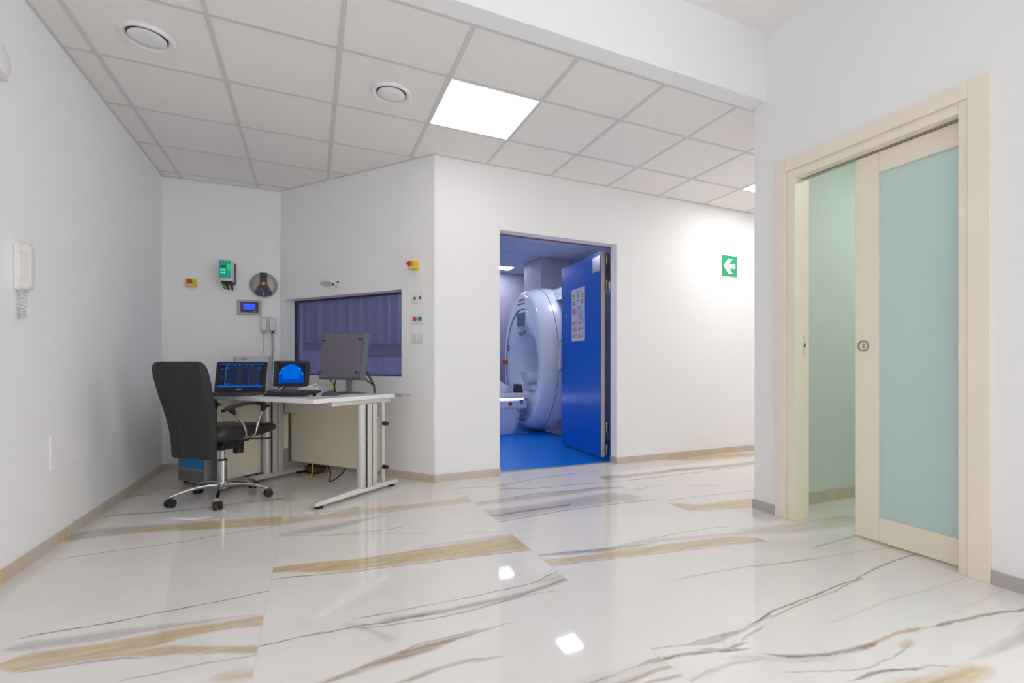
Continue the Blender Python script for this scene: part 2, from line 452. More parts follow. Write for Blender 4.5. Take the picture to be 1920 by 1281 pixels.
# ------------------------------------------------------------------ marble floor: every vein is a curve y = f(x) on its slab
VEINS = [
    ('A', 'g', 0.9, 0.02, -0.906, -0.074, [2.072, 2.125, 2.113, 2.101, 2.099, 2.102, 2.099, 2.095, 2.086, 2.078, 2.076], [2.072, 2.002, 1.986, 1.976, 1.971, 1.979, 2.003, 2.006, 1.997, 1.984, 1.98]),
    ('A', 'g', 0.84, 0.02, -0.781, -0.066, [2.004, 2.021, 2.028, 2.006, 1.984, 1.941, 1.9, 1.861, 1.827], [2.004, 1.985, 1.972, 1.94, 1.904, 1.872, 1.836, 1.795, 1.759]),
    ('A', 's', 0.56, 0.04, -0.944, -0.078, [2.182, 2.214, 2.202, 2.191, 2.179, 2.165, 2.149, 2.133, 2.114, 2.096, 2.094], [2.182, 2.13, 2.118, 2.105, 2.098, 2.102, 2.096, 2.088, 2.083, 2.078, 2.076]),
    ('A', 'd', 1.0, 0.012, -0.948, -0.086, [2.235, 2.259, 2.257, 2.254, 2.257, 2.265, 2.269, 2.273, 2.281, 2.289, 2.299], [2.235, 2.244, 2.242, 2.239, 2.242, 2.25, 2.254, 2.258, 2.266, 2.274, 2.284]),
    ('A', 'd', 0.65, 0.012, -0.851, -0.451, [2.007, 2.001, 1.987, 1.981, 1.958, 1.919], [2.007, 1.983, 1.969, 1.963, 1.94, 1.919]),
    ('A', 'g', 0.67, 0.04, -0.295, -0.061, [1.713, 1.754, 1.741, 1.727, 1.715], [1.713, 1.664, 1.648, 1.631, 1.613]),
    ('A', 's', 0.67, 0.02, -0.544, -0.067, [1.821, 1.827, 1.824, 1.821, 1.812, 1.8, 1.788], [1.821, 1.809, 1.806, 1.803, 1.794, 1.782, 1.77]),
    ('A', 'd', 0.91, 0.012, -1.173, -0.064, [3.085, 3.101, 3.11, 3.116, 3.121, 3.125, 3.14, 3.159, 3.175, 3.191, 3.208, 3.233], [3.085, 3.086, 3.095, 3.101, 3.106, 3.11, 3.125, 3.144, 3.16, 3.176, 3.193, 3.218]),
    ('A', 'g', 0.9, 0.03, -1.249, -0.064, [3.538, 3.543, 3.526, 3.51, 3.504, 3.498, 3.492, 3.474, 3.453, 3.433, 3.413, 3.401], [3.538, 3.486, 3.451, 3.416, 3.379, 3.341, 3.303, 3.273, 3.249, 3.224, 3.2, 3.192]),
    ('A', 's', 0.67, 0.05, -1.271, -0.402, [3.433, 3.547, 3.599, 3.592, 3.569, 3.546, 3.521, 3.496, 3.471, 3.404, 3.318], [3.433, 3.37, 3.372, 3.373, 3.367, 3.361, 3.351, 3.329, 3.307, 3.299, 3.318]),
    ('A', 'b', 1.0, 0.03, -1.207, -0.077, [3.789, 3.874, 3.859, 3.843, 3.827, 3.822, 3.838, 3.854, 3.861, 3.865, 3.87, 3.885], [3.789, 3.829, 3.814, 3.798, 3.782, 3.777, 3.793, 3.809, 3.816, 3.82, 3.825, 3.84]),
    ('A', 'd', 0.65, 0.03, -1.305, -0.086, [4.385, 4.392, 4.39, 4.383, 4.376, 4.369, 4.362, 4.356, 4.35, 4.344, 4.338, 4.34], [4.355, 4.362, 4.36, 4.353, 4.346, 4.339, 4.332, 4.326, 4.32, 4.314, 4.308, 4.31]),
    ('A', 'g', 0.56, 0.05, -1.271, -0.621, [4.379, 4.772, 4.942, 4.904, 4.867, 4.818, 4.748, 4.677, 4.567], [4.379, 4.251, 4.342, 4.434, 4.437, 4.427, 4.436, 4.475, 4.567]),
    ('B', 'g', 0.95, 0.018, -0.228, 1.171, [2.566, 2.548, 2.534, 2.509, 2.491, 2.491, 2.492, 2.486, 2.482, 2.481, 2.479, 2.476], [2.487, 2.454, 2.392, 2.359, 2.336, 2.324, 2.309, 2.289, 2.269, 2.25, 2.23, 2.22]),
    ('B', 'b', 1.0, 0.012, -0.214, 1.114, [2.422, 2.406, 2.381, 2.357, 2.34, 2.327, 2.313, 2.3, 2.283, 2.265, 2.247, 2.235], [2.404, 2.388, 2.363, 2.339, 2.322, 2.309, 2.295, 2.282, 2.265, 2.247, 2.229, 2.217]),
    ('B', 's', 0.5, 0.04, 0.439, 1.187, [2.527, 2.534, 2.53, 2.527, 2.524, 2.522, 2.519, 2.505, 2.506, 2.508], [2.527, 2.503, 2.489, 2.48, 2.474, 2.469, 2.467, 2.472, 2.465, 2.46]),
    ('B', 'g', 0.67, 0.03, -0.239, 1.157, [3.317, 3.329, 3.339, 3.353, 3.37, 3.361, 3.345, 3.33, 3.338, 3.346, 3.353, 3.354], [3.186, 3.196, 3.209, 3.216, 3.217, 3.217, 3.213, 3.21, 3.206, 3.203, 3.199, 3.191]),
    ('B', 'd', 0.78, 0.02, -0.238, 0.379, [3.317, 3.338, 3.353, 3.368, 3.383, 3.398, 3.391, 3.373], [3.296, 3.317, 3.332, 3.347, 3.362, 3.377, 3.37, 3.373]),
    ('B', 'd', 0.65, 0.02, 0.076, 1.14, [3.205, 3.216, 3.219, 3.221, 3.218, 3.216, 3.213, 3.212, 3.211, 3.209, 3.207, 3.2], [3.205, 3.198, 3.201, 3.203, 3.2, 3.198, 3.195, 3.194, 3.193, 3.191, 3.189, 3.182]),
    ('B', 's', 0.56, 0.06, -0.206, 0.486, [3.038, 3.071, 3.098, 3.112, 3.121, 3.135, 3.149, 3.16, 3.163], [2.991, 2.986, 2.971, 2.967, 2.981, 3.022, 3.071, 3.115, 3.163]),
    ('B', 'd', 0.65, 0.02, -0.157, 0.582, [3.008, 2.985, 2.952, 2.913, 2.906, 2.892, 2.879, 2.875, 2.897, 2.819], [2.987, 2.964, 2.931, 2.892, 2.885, 2.871, 2.858, 2.854, 2.876, 2.819]),
    ('B', 'd', 0.45, 0.02, 0.053, 1.031, [2.909, 2.89, 2.862, 2.826, 2.789, 2.752, 2.716, 2.678, 2.641, 2.606, 2.572, 2.538], [2.909, 2.875, 2.847, 2.811, 2.774, 2.737, 2.701, 2.663, 2.626, 2.591, 2.557, 2.523]),
    ('B', 'd', 1.0, 0.012, -0.195, 0.493, [1.856, 1.856, 1.855, 1.853, 1.847, 1.835, 1.829, 1.82, 1.784], [1.841, 1.841, 1.84, 1.838, 1.832, 1.82, 1.814, 1.805, 1.784]),
    ('B', 'b', 0.91, 0.012, 0.102, 1.061, [1.898, 1.904, 1.9, 1.897, 1.893, 1.89, 1.891, 1.893, 1.893, 1.908, 1.94, 1.963], [1.898, 1.889, 1.885, 1.882, 1.878, 1.875, 1.876, 1.878, 1.878, 1.893, 1.925, 1.948]),
    ('B', 'd', 0.65, 0.012, 0.099, 1.082, [1.841, 1.82, 1.805, 1.794, 1.787, 1.787, 1.794, 1.807, 1.824, 1.844, 1.864, 1.878], [1.841, 1.805, 1.79, 1.779, 1.772, 1.772, 1.779, 1.792, 1.809, 1.829, 1.849, 1.863]),
    ('B', 's', 0.78, 0.035, 0.189, 1.042, [1.842, 1.866, 1.853, 1.845, 1.843, 1.84, 1.84, 1.844, 1.858, 1.876, 1.897], [1.842, 1.813, 1.8, 1.793, 1.79, 1.788, 1.788, 1.791, 1.806, 1.823, 1.845]),
    ('B', 's', 0.45, 0.03, 0.835, 1.127, [1.879, 1.909, 1.938, 1.942, 1.924], [1.879, 1.86, 1.861, 1.855, 1.851]),
    ('B', 'b', 0.45, 0.015, 0.55, 0.996, [1.78, 1.794, 1.802, 1.803, 1.8, 1.701], [1.78, 1.779, 1.787, 1.788, 1.785, 1.701]),
    ('B', 'b', 0.98, 0.025, -0.031, 0.731, [1.559, 1.572, 1.599, 1.615, 1.631, 1.637, 1.637, 1.638, 1.642, 1.646], [1.559, 1.539, 1.549, 1.559, 1.565, 1.581, 1.599, 1.611, 1.628, 1.646]),
    ('B', 'd', 0.65, 0.015, 0.182, 0.584, [1.616, 1.624, 1.645, 1.644, 1.645, 1.635], [1.616, 1.609, 1.63, 1.629, 1.63, 1.635]),
    ('B', 'b', 0.78, 0.03, 0.193, 0.589, [1.455, 1.478, 1.491, 1.493, 1.48, 1.446], [1.455, 1.448, 1.461, 1.463, 1.45, 1.446]),
    ('B', 's', 0.39, 0.06, 0.084, 0.293, [1.891, 1.889, 1.833, 1.757, 1.681], [1.891, 1.814, 1.758, 1.682, 1.681]),
    ('B', 'b', 0.78, 0.02, 0.659, 1.144, [1.221, 1.226, 1.228, 1.232, 1.241, 1.248, 1.251], [1.221, 1.215, 1.219, 1.223, 1.217, 1.207, 1.202]),
    ('B', 'b', 0.78, 0.02, 0.714, 1.097, [1.189, 1.2, 1.199, 1.2, 1.196, 1.189], [1.189, 1.173, 1.172, 1.173, 1.169, 1.162]),
    ('B', 'b', 0.78, 0.02, 0.835, 1.081, [1.152, 1.16, 1.155, 1.151, 1.146], [1.152, 1.139, 1.134, 1.13, 1.125]),
    ('B', 's', 0.28, 0.08, 0.67, 1.112, [1.234, 1.264, 1.258, 1.257, 1.255, 1.253], [1.234, 1.189, 1.183, 1.182, 1.18, 1.178]),
    ('C', 'g', 0.84, 0.02, 0.905, 2.29, [2.128, 2.11, 2.082, 2.064, 2.057, 2.042, 2.027, 2.012, 1.997, 1.977, 1.926, 1.823], [2.027, 2.013, 1.997, 1.977, 1.953, 1.932, 1.912, 1.889, 1.863, 1.837, 1.811, 1.781]),
    ('C', 's', 0.78, 0.02, 0.937, 1.681, [2.187, 2.176, 2.163, 2.149, 2.132, 2.114, 2.102, 2.096, 2.068, 2.035], [2.163, 2.136, 2.11, 2.087, 2.066, 2.045, 2.042, 2.039, 2.035, 2.035]),
    ('C', 's', 0.45, 0.04, 1.4, 2.289, [2.082, 2.103, 2.114, 2.109, 2.09, 2.071, 2.052, 2.033, 2.013, 1.994, 1.88], [2.082, 2.062, 2.054, 2.039, 2.024, 2.008, 1.991, 1.971, 1.951, 1.896, 1.845]),
    ('C', 'd', 0.65, 0.015, 1.11, 2.249, [2.157, 2.127, 2.105, 2.097, 2.109, 2.12, 2.121, 2.121, 2.118, 2.114, 2.107, 2.053], [2.157, 2.112, 2.09, 2.082, 2.094, 2.105, 2.106, 2.106, 2.103, 2.099, 2.092, 2.038]),
    ('C', 'b', 0.78, 0.015, 1.017, 1.88, [2.022, 2.012, 2.001, 1.985, 1.969, 1.954, 1.939, 1.926, 1.912, 1.892, 1.863], [2.007, 1.997, 1.986, 1.97, 1.954, 1.939, 1.924, 1.911, 1.897, 1.877, 1.863]),
    ('C', 'b', 0.59, 0.04, 0.888, 2.248, [3.17, 3.17, 3.178, 3.188, 3.199, 3.212, 3.216, 3.203, 3.195, 3.193, 3.176, 3.086], [3.11, 3.08, 3.08, 3.08, 3.079, 3.077, 3.076, 3.075, 3.083, 3.091, 3.071, 3.035]),
    ('C', 'd', 0.91, 0.02, 0.905, 2.1, [3.184, 3.183, 3.19, 3.199, 3.208, 3.22, 3.231, 3.216, 3.19, 3.184, 3.187, 3.176], [3.157, 3.156, 3.163, 3.172, 3.181, 3.193, 3.204, 3.189, 3.163, 3.157, 3.16, 3.176]),
    ('C', 's', 0.62, 0.06, 0.912, 2.168, [3.005, 3.01, 2.998, 2.986, 2.986, 3.0, 3.013, 3.022, 3.029, 3.036, 2.993, 2.818], [2.898, 2.721, 2.728, 2.738, 2.748, 2.759, 2.759, 2.759, 2.758, 2.743, 2.728, 2.818]),
    ('C', 'd', 1.0, 0.02, 0.903, 2.22, [2.723, 2.729, 2.739, 2.749, 2.76, 2.771, 2.766, 2.761, 2.755, 2.747, 2.739, 2.73], [2.702, 2.708, 2.718, 2.728, 2.739, 2.75, 2.745, 2.74, 2.734, 2.726, 2.718, 2.709]),
    ('C', 'd', 0.91, 0.05, 0.979, 1.636, [2.92, 2.871, 2.878, 2.885, 2.885, 2.886, 2.886, 2.886, 2.902], [2.86, 2.811, 2.818, 2.825, 2.825, 2.826, 2.826, 2.826, 2.902]),
    ('C', 'd', 0.78, 0.025, 0.945, 2.184, [3.619, 3.612, 3.591, 3.57, 3.572, 3.604, 3.636, 3.668, 3.678, 3.684, 3.691, 3.682], [3.589, 3.582, 3.561, 3.54, 3.542, 3.574, 3.606, 3.638, 3.648, 3.654, 3.661, 3.682]),
    ('CD', 'd', 0.78, 0.025, 1.239, 2.367, [3.468, 3.455, 3.415, 3.374, 3.365, 3.361, 3.354, 3.34, 3.326, 3.311, 3.297, 3.282], [3.468, 3.425, 3.385, 3.344, 3.335, 3.331, 3.324, 3.31, 3.296, 3.281, 3.267, 3.252]),
    ('CD', 'd', 0.52, 0.03, 2.141, 2.499, [3.655, 3.678, 3.683, 3.653, 3.623], [3.655, 3.648, 3.653, 3.623, 3.593]),
    ('C', 'd', 0.45, 0.02, 1.398, 2.317, [1.659, 1.665, 1.661, 1.656, 1.649, 1.641, 1.622, 1.605, 1.59, 1.575, 1.561, 1.548], [1.659, 1.644, 1.64, 1.635, 1.628, 1.62, 1.601, 1.584, 1.569, 1.554, 1.54, 1.527]),
    ('CD', 'g', 0.39, 0.03, 1.816, 2.781, [1.63, 1.626, 1.608, 1.592, 1.578, 1.568, 1.557, 1.547, 1.534, 1.52, 1.506, 1.492], [1.63, 1.596, 1.578, 1.562, 1.548, 1.538, 1.527, 1.517, 1.504, 1.49, 1.476, 1.462]),
    ('C', 'b', 0.65, 0.012, 0.976, 1.408, [1.296, 1.283, 1.265, 1.259, 1.255, 1.245], [1.281, 1.268, 1.25, 1.244, 1.24, 1.245]),
    ('C', 'd', 0.55, 0.02, 1.105, 1.606, [1.26, 1.256, 1.254, 1.255, 1.262, 1.274, 1.28], [1.26, 1.224, 1.218, 1.227, 1.238, 1.257, 1.28]),
    ('CD', 'd', 1.0, 0.012, 1.397, 2.562, [1.254, 1.276, 1.298, 1.305, 1.313, 1.322, 1.331, 1.333, 1.352, 1.368, 1.38, 1.387], [1.254, 1.261, 1.283, 1.29, 1.298, 1.307, 1.316, 1.318, 1.337, 1.353, 1.365, 1.372]),
    ('C', 'b', 0.78, 0.012, 1.47, 2.311, [1.255, 1.267, 1.277, 1.288, 1.294, 1.3, 1.305, 1.315, 1.325, 1.335, 1.344], [1.255, 1.252, 1.262, 1.273, 1.279, 1.285, 1.29, 1.3, 1.31, 1.32, 1.329]),
    ('C', 'd', 1.0, 0.012, 0.962, 1.343, [1.241, 1.236, 1.222, 1.199, 1.178, 1.145], [1.217, 1.212, 1.198, 1.175, 1.154, 1.145]),
    ('C', 'd', 0.65, 0.012, 1.125, 1.364, [1.211, 1.217, 1.189, 1.196, 1.179], [1.211, 1.182, 1.171, 1.174, 1.179]),
    ('C', 'd', 0.65, 0.015, 1.307, 1.501, [1.189, 1.212, 1.222, 1.231, 1.233], [1.189, 1.194, 1.204, 1.213, 1.233]),
    ('C', 'd', 0.91, 0.02, 1.303, 1.764, [1.131, 1.091, 1.056, 1.032, 1.016, 1.01, 0.998], [1.131, 1.061, 1.026, 1.002, 0.986, 0.98, 0.998]),
    ('C', 'g', 1.0, 0.014, 1.589, 2.03, [1.001, 1.008, 1.013, 1.012, 1.002, 0.971], [1.001, 0.981, 0.986, 0.985, 0.975, 0.971]),
    ('CD', 'd', 0.98, 0.014, 1.988, 2.447, [0.979, 0.977, 0.966, 0.956, 0.946, 0.931, 0.907], [0.979, 0.953, 0.942, 0.932, 0.922, 0.907, 0.883]),
    ('C', 's', 0.34, 0.08, 1.158, 1.599, [1.149, 1.15, 1.103, 1.053, 1.022, 0.987], [1.149, 1.107, 1.054, 1.005, 0.983, 0.987]),
    ('C', 's', 0.5, 0.03, 1.025, 1.336, [1.116, 1.125, 1.126, 1.113, 1.077], [1.095, 1.104, 1.105, 1.092, 1.077]),
    ('C', 'd', 0.52, 0.012, 1.258, 1.854, [1.034, 1.005, 0.973, 0.94, 0.926, 0.927, 0.938, 0.952], [1.034, 0.993, 0.961, 0.928, 0.914, 0.915, 0.926, 0.952]),
    ('C', 'g', 0.67, 0.02, 1.755, 1.872, [0.94, 0.963, 0.967, 0.972, 0.958], [0.94, 0.926, 0.93, 0.935, 0.958]),
    ('C', 'd', 0.91, 0.015, 1.422, 1.754, [0.911, 0.911, 0.906, 0.874, 0.844], [0.911, 0.89, 0.885, 0.853, 0.844]),
    ('C', 'g', 0.67, 0.015, 1.706, 1.819, [0.863, 0.861, 0.848, 0.831, 0.817], [0.863, 0.843, 0.83, 0.813, 0.817]),
    ('C', 'g', 0.95, 0.05, 1.434, 1.937, [0.848, 0.867, 0.863, 0.84, 0.826, 0.82, 0.756], [0.848, 0.767, 0.739, 0.731, 0.727, 0.726, 0.756]),
    ('CD', 's', 0.78, 0.05, 1.847, 2.629, [0.818, 0.822, 0.828, 0.833, 0.836, 0.846, 0.859, 0.868, 0.876, 0.884], [0.818, 0.794, 0.784, 0.774, 0.768, 0.763, 0.763, 0.763, 0.763, 0.763]),
    ('CD', 'g', 0.34, 0.02, 1.648, 2.624, [1.153, 1.154, 1.154, 1.155, 1.16, 1.165, 1.161, 1.152, 1.146, 1.146, 1.146, 1.146], [1.153, 1.136, 1.136, 1.137, 1.142, 1.147, 1.143, 1.134, 1.128, 1.128, 1.128, 1.128]),
    ('CD', 'g', 0.22, 0.02, 2.145, 2.677, [0.996, 0.999, 1.003, 1.006, 1.011, 1.017, 1.024], [0.996, 0.981, 0.985, 0.988, 0.993, 0.999, 1.006]),
    ('D', 'g', 0.84, 0.03, 1.993, 3.012, [2.629, 2.629, 2.64, 2.598, 2.512, 2.503, 2.502, 2.499, 2.482, 2.465, 2.447, 2.332], [2.494, 2.468, 2.442, 2.391, 2.364, 2.338, 2.311, 2.284, 2.25, 2.236, 2.236, 2.332]),
    ('D', 'b', 0.65, 0.02, 2.197, 2.634, [2.446, 2.402, 2.379, 2.355, 2.327, 2.286], [2.428, 2.384, 2.361, 2.337, 2.309, 2.286]),
    ('D', 'b', 0.59, 0.03, 2.151, 3.173, [2.678, 2.674, 2.673, 2.673, 2.672, 2.66, 2.648, 2.637, 2.629, 2.621, 2.619, 2.606], [2.648, 2.644, 2.643, 2.643, 2.642, 2.63, 2.618, 2.607, 2.599, 2.591, 2.589, 2.606]),
    ('D', 'd', 0.52, 0.02, 2.182, 2.941, [3.023, 3.016, 3.031, 3.049, 3.013, 2.955, 2.929, 2.903, 2.868, 2.805], [3.002, 2.995, 3.01, 3.028, 2.992, 2.934, 2.908, 2.882, 2.847, 2.805]),
    ('D', 'b', 0.85, 0.03, 2.06, 3.385, [3.496, 3.503, 3.495, 3.479, 3.462, 3.451, 3.459, 3.467, 3.476, 3.472, 3.45, 3.427], [3.43, 3.374, 3.358, 3.361, 3.364, 3.363, 3.361, 3.358, 3.351, 3.331, 3.311, 3.294]),
    ('D', 'b', 0.78, 0.03, 2.08, 3.301, [3.395, 3.376, 3.375, 3.38, 3.386, 3.388, 3.388, 3.388, 3.389, 3.379, 3.365, 3.336], [3.365, 3.346, 3.345, 3.35, 3.356, 3.358, 3.358, 3.358, 3.359, 3.349, 3.335, 3.336]),
    ('D', 'g', 0.84, 0.04, 3.188, 4.573, [3.909, 3.952, 3.946, 3.93, 3.903, 3.877, 3.849, 3.82, 3.79, 3.76, 3.725, 3.688], [3.909, 3.752, 3.673, 3.667, 3.662, 3.65, 3.631, 3.611, 3.593, 3.584, 3.576, 3.576]),
    ('D', 'b', 0.45, 0.05, 2.13, 3.102, [2.018, 2.029, 2.024, 2.014, 2.004, 2.0, 1.997, 1.991, 1.982, 1.973, 1.963, 1.864], [1.992, 1.914, 1.873, 1.841, 1.815, 1.804, 1.793, 1.782, 1.773, 1.773, 1.773, 1.864]),
    ('D', 'd', 0.65, 0.02, 2.3, 2.896, [1.652, 1.665, 1.67, 1.675, 1.679, 1.682, 1.683, 1.675], [1.652, 1.647, 1.652, 1.657, 1.661, 1.664, 1.665, 1.675]),
]


def marble():
    m = bpy.data.materials.new('veined_marble')
    m.use_nodes = True
    nt = m.node_tree
    P = nt.nodes['Principled BSDF']
    L = nt.links.new

    def put(sock, v):
        if isinstance(v, (int, float)):
            sock.default_value = v
        else:
            L(v, sock)

    def mth(op, a, b=0.0, clamp=False):
        n = nt.nodes.new('ShaderNodeMath')
        n.operation = op
        n.use_clamp = clamp
        put(n.inputs[0], a)
        put(n.inputs[1], b)
        return n.outputs[0]

    def noise(vec, scale, detail=3.0, rough=0.55):
        n = nt.nodes.new('ShaderNodeTexNoise')
        n.inputs['Scale'].default_value = scale
        n.inputs['Detail'].default_value = detail
        n.inputs['Roughness'].default_value = rough
        L(vec, n.inputs['Vector'])
        return n.outputs['Fac']

    def stretch(vec, s):
        n = nt.nodes.new('ShaderNodeVectorMath')
        n.operation = 'MULTIPLY'
        L(vec, n.inputs[0])
        n.inputs[1].default_value = s
        return n.outputs[0]

    tc = nt.nodes.new('ShaderNodeTexCoord')
    sp = nt.nodes.new('ShaderNodeSeparateXYZ')
    L(tc.outputs['Object'], sp.inputs[0])
    X, Y = sp.outputs[0], sp.outputs[1]
    V = tc.outputs['Object']
    n1 = noise(stretch(V, (1.0, 2.6, 1.0)), 9.0, 4.0)
    n2 = noise(stretch(V, (1.0, 2.2, 1.0)), 42.0, 3.0)
    yw = mth('ADD', Y, mth('ADD', mth('MULTIPLY', mth('SUBTRACT', n1, 0.5), 0.026), mth('MULTIPLY', mth('SUBTRACT', n2, 0.5), 0.010)))
    streak = noise(stretch(V, (0.9, 16.0, 1.0)), 3.2, 5.0, 0.6)
    patch = noise(stretch(V, (1.0, 1.8, 1.0)), 4.0, 3.0)
    cols = {'A': (-9.0, -0.157), 'B': (-0.157, 1.017), 'C': (1.017, 2.205), 'D': (2.205, 9.0)}
    cm = {k: mth('MULTIPLY', mth('GREATER_THAN', X, a), mth('LESS_THAN', X, b)) for k, (a, b) in cols.items()}
    cm['CD'] = mth('ADD', cm['C'], cm['D'])
    Y0, YS = 0.0, 6.0
    yn = mth('DIVIDE', yw, YS)

    def curve(t, vals):
        n = nt.nodes.new('ShaderNodeFloatCurve')
        c = n.mapping.curves[0]
        k = len(vals)
        while len(c.points) < k:
            c.points.new(0.5, 0.5)
        for i, v in enumerate(vals):
            c.points[i].location = (i / (k - 1), v / YS)
            c.points[i].handle_type = 'AUTO_CLAMPED'
        n.mapping.update()
        L(t, n.inputs['Value'])
        return n.outputs[0]

    acc = {}
    for col, kind, st, soft, x0, x1, hi, lo in VEINS:
        mr = nt.nodes.new('ShaderNodeMapRange')
        mr.clamp = True
        L(X, mr.inputs[0])
        mr.inputs[1].default_value = x0
        mr.inputs[2].default_value = x1
        t = mr.outputs[0]
        w = sorted(a - b for a, b in zip(hi, lo))[len(hi) // 2]
        s = max(0.003, min(soft, 0.45 * w)) / YS
        d = mth('MINIMUM', mth('SUBTRACT', yn, curve(t, lo)), mth('SUBTRACT', curve(t, hi), yn))
        k = mth('MULTIPLY', mth('MULTIPLY', d, 1.0 / s, True), st)
        acc.setdefault(kind, {}).setdefault(col, []).append(k)
    mask = {}
    for kind, by in acc.items():
        tot = None
        for col, ks in by.items():
            g = ks[0]
            for k in ks[1:]:
                g = mth('MAXIMUM', g, k)
            g = mth('MULTIPLY', g, cm[col])
            tot = g if tot is None else mth('ADD', tot, g)
        mask[kind] = tot

    def mix(fac, a, b):
        n = nt.nodes.new('ShaderNodeMix')
        n.data_type = 'RGBA'
        put(n.inputs[0], fac)
        for i, c in ((6, a), (7, b)):
            if isinstance(c, tuple):
                n.inputs[i].default_value = c + (1,)
            else:
                L(c, n.inputs[i])
        return n.outputs[2]

    def ramp(v, a, b):
        mr = nt.nodes.new('ShaderNodeMapRange')
        mr.clamp = True
        L(v, mr.inputs[0])
        mr.inputs[1].default_value = a
        mr.inputs[2].default_value = b
        return mr.outputs[0]

    base = mix(patch, (0.765, 0.728, 0.690), (0.82, 0.79, 0.752))
    # faint wandering veins everywhere, shifted per slab
    off = mth('ADD', mth('MULTIPLY', cm['B'], 7.3), mth('ADD', mth('MULTIPLY', cm['C'], 3.1), mth('MULTIPLY', cm['D'], 11.7)))
    cb = nt.nodes.new('ShaderNodeCombineXYZ')
    L(mth('MULTIPLY', X, 0.55), cb.inputs[0])
    L(mth('ADD', mth('SUBTRACT', mth('MULTIPLY', Y, 1.0), mth('MULTIPLY', X, 0.22)), off), cb.inputs[1])
    f = noise(stretch(cb.outputs[0], (1.0, 2.4, 1.0)), 1.6, 5.0, 0.55)
    faint = mth('SUBTRACT', 1.0, ramp(mth('ABSOLUTE', mth('SUBTRACT', f, 0.5)), 0.0, 0.012))
    c = mix(mth('MULTIPLY', faint, 0.06), base, (0.50, 0.43, 0.35))
    st2 = ramp(streak, 0.30, 0.66)
    br = mth('ADD', mth('MULTIPLY', st2, 0.55), 0.50)
    c = mix(mth('MULTIPLY', mask['s'], br, True), c, (0.31, 0.30, 0.285))
    gold = mix(st2, (0.50, 0.375, 0.215), (0.69, 0.56, 0.38))
    c = mix(mth('MULTIPLY', mask['g'], mth('ADD', mth('MULTIPLY', n1, 0.5), 0.80), True), c, gold)
    c = mix(mth('MULTIPLY', mask['b'], br, True), c, (0.36, 0.275, 0.195))
    c = mix(mth('MULTIPLY', mask['d'], mth('ADD', mth('MULTIPLY', n1, 0.9), 0.35), True), c, (0.19, 0.172, 0.155))
    # joints between slabs
    j = None
    for xj in (-0.157, 1.017, 2.205, 3.39, 4.58, 5.77):
        q = mth('LESS_THAN', mth('ABSOLUTE', mth('SUBTRACT', X, xj)), 0.0016)
        j = q if j is None else mth('ADD', j, q)
    for yj in (4.62, -1.0):
        j = mth('ADD', j, mth('LESS_THAN', mth('ABSOLUTE', mth('SUBTRACT', Y, yj)), 0.0016))
    c = mix(mth('MULTIPLY', j, 0.7, True), c, (0.70, 0.66, 0.61))
    L(c, P.inputs['Base Color'])
    P.inputs['Roughness'].default_value = 0.045
    P.inputs['Specular IOR Level'].default_value = 0.5
    return m


MARBLE = marble()


def marble_strip():
    """skirting cut from the same stone"""
    m = bpy.data.materials.new('marble_skirting')
    m.use_nodes = True
    nt = m.node_tree
    P = nt.nodes['Principled BSDF']
    L = nt.links.new
    tc = nt.nodes.new('ShaderNodeTexCoord')
    mp = nt.nodes.new('ShaderNodeMapping')
    mp.inputs['Scale'].default_value = (1.0, 1.0, 0.12)
    L(tc.outputs['Object'], mp.inputs[0])
    nz = nt.nodes.new('ShaderNodeTexNoise')
    nz.inputs['Scale'].default_value = 4.5
    nz.inputs['Detail'].default_value = 4
    L(mp.outputs[0], nz.inputs['Vector'])
    cr = nt.nodes.new('ShaderNodeValToRGB')
    e = cr.color_ramp.elements
    e[0].position, e[0].color = 0.34, (0.54, 0.475, 0.405, 1)
    e[1].position, e[1].color = 0.635, (0.60, 0.48, 0.31, 1)
    for pos, colr in ((0.545, (0.59, 0.52, 0.44, 1)), (0.47, (0.56, 0.495, 0.425, 1)), (0.585, (0.57, 0.49, 0.38, 1))):
        k = e.new(pos)
        k.color = colr
    L(nz.outputs['Fac'], cr.inputs[0])
    L(cr.outputs[0], P.inputs['Base Color'])
    P.inputs['Roughness'].default_value = 0.12
    return m


SKIRT = marble_strip()
SKIRT_GREY = mat('grey_skirting', (0.47, 0.44, 0.425), 0.3, var=0.02)

# ------------------------------------------------------------------ the setting
def wall(name, boxes, m, label=None):
    b = MB()
    for lo, hi in boxes:
        b.box(lo, hi)
    return struct(b.build(name, m, angle=0), label)


# floors
b = MB()
b.prism([(-1.3, -2.3), (7.6, -2.3), (7.6, 3.95), (2.7, 3.95), (2.7, 3.985), (1.45, 3.985), (1.45, 3.95), (0.95, 3.95), (-0.2, 5.4), (-0.2, 5.45), (-1.3, 5.45)], -0.1, 0.0)
struct(b.build('floor', MARBLE, angle=0), 'polished white marble floor with gold and grey veins')
b = MB()
b.prism([(1.36, 3.985), (5.0, 3.985), (5.0, 8.35), (-0.4, 8.35), (-0.4, 5.62), (0.0, 5.62)], -0.1, -0.002)
struct(b.build('floor_exam', FLOOR_BLUE, angle=0), 'glossy blue vinyl floor of the scanner room')

wall('wall_side', [((XL - 0.1, -2.3, 0), (XL, YB + 0.12, HIGH))], WALL, 'long white wall carrying the intercom handset')
wall('wall_back', [((XL, YB, 0), (-0.26, YB + 0.12, HIGH))], WALL, 'short white wall behind the desk with safety devices')
wall('wall_rear', [((XL, -2.3, 0), (XR + 0.12, -2.2, HIGH))], WALL)

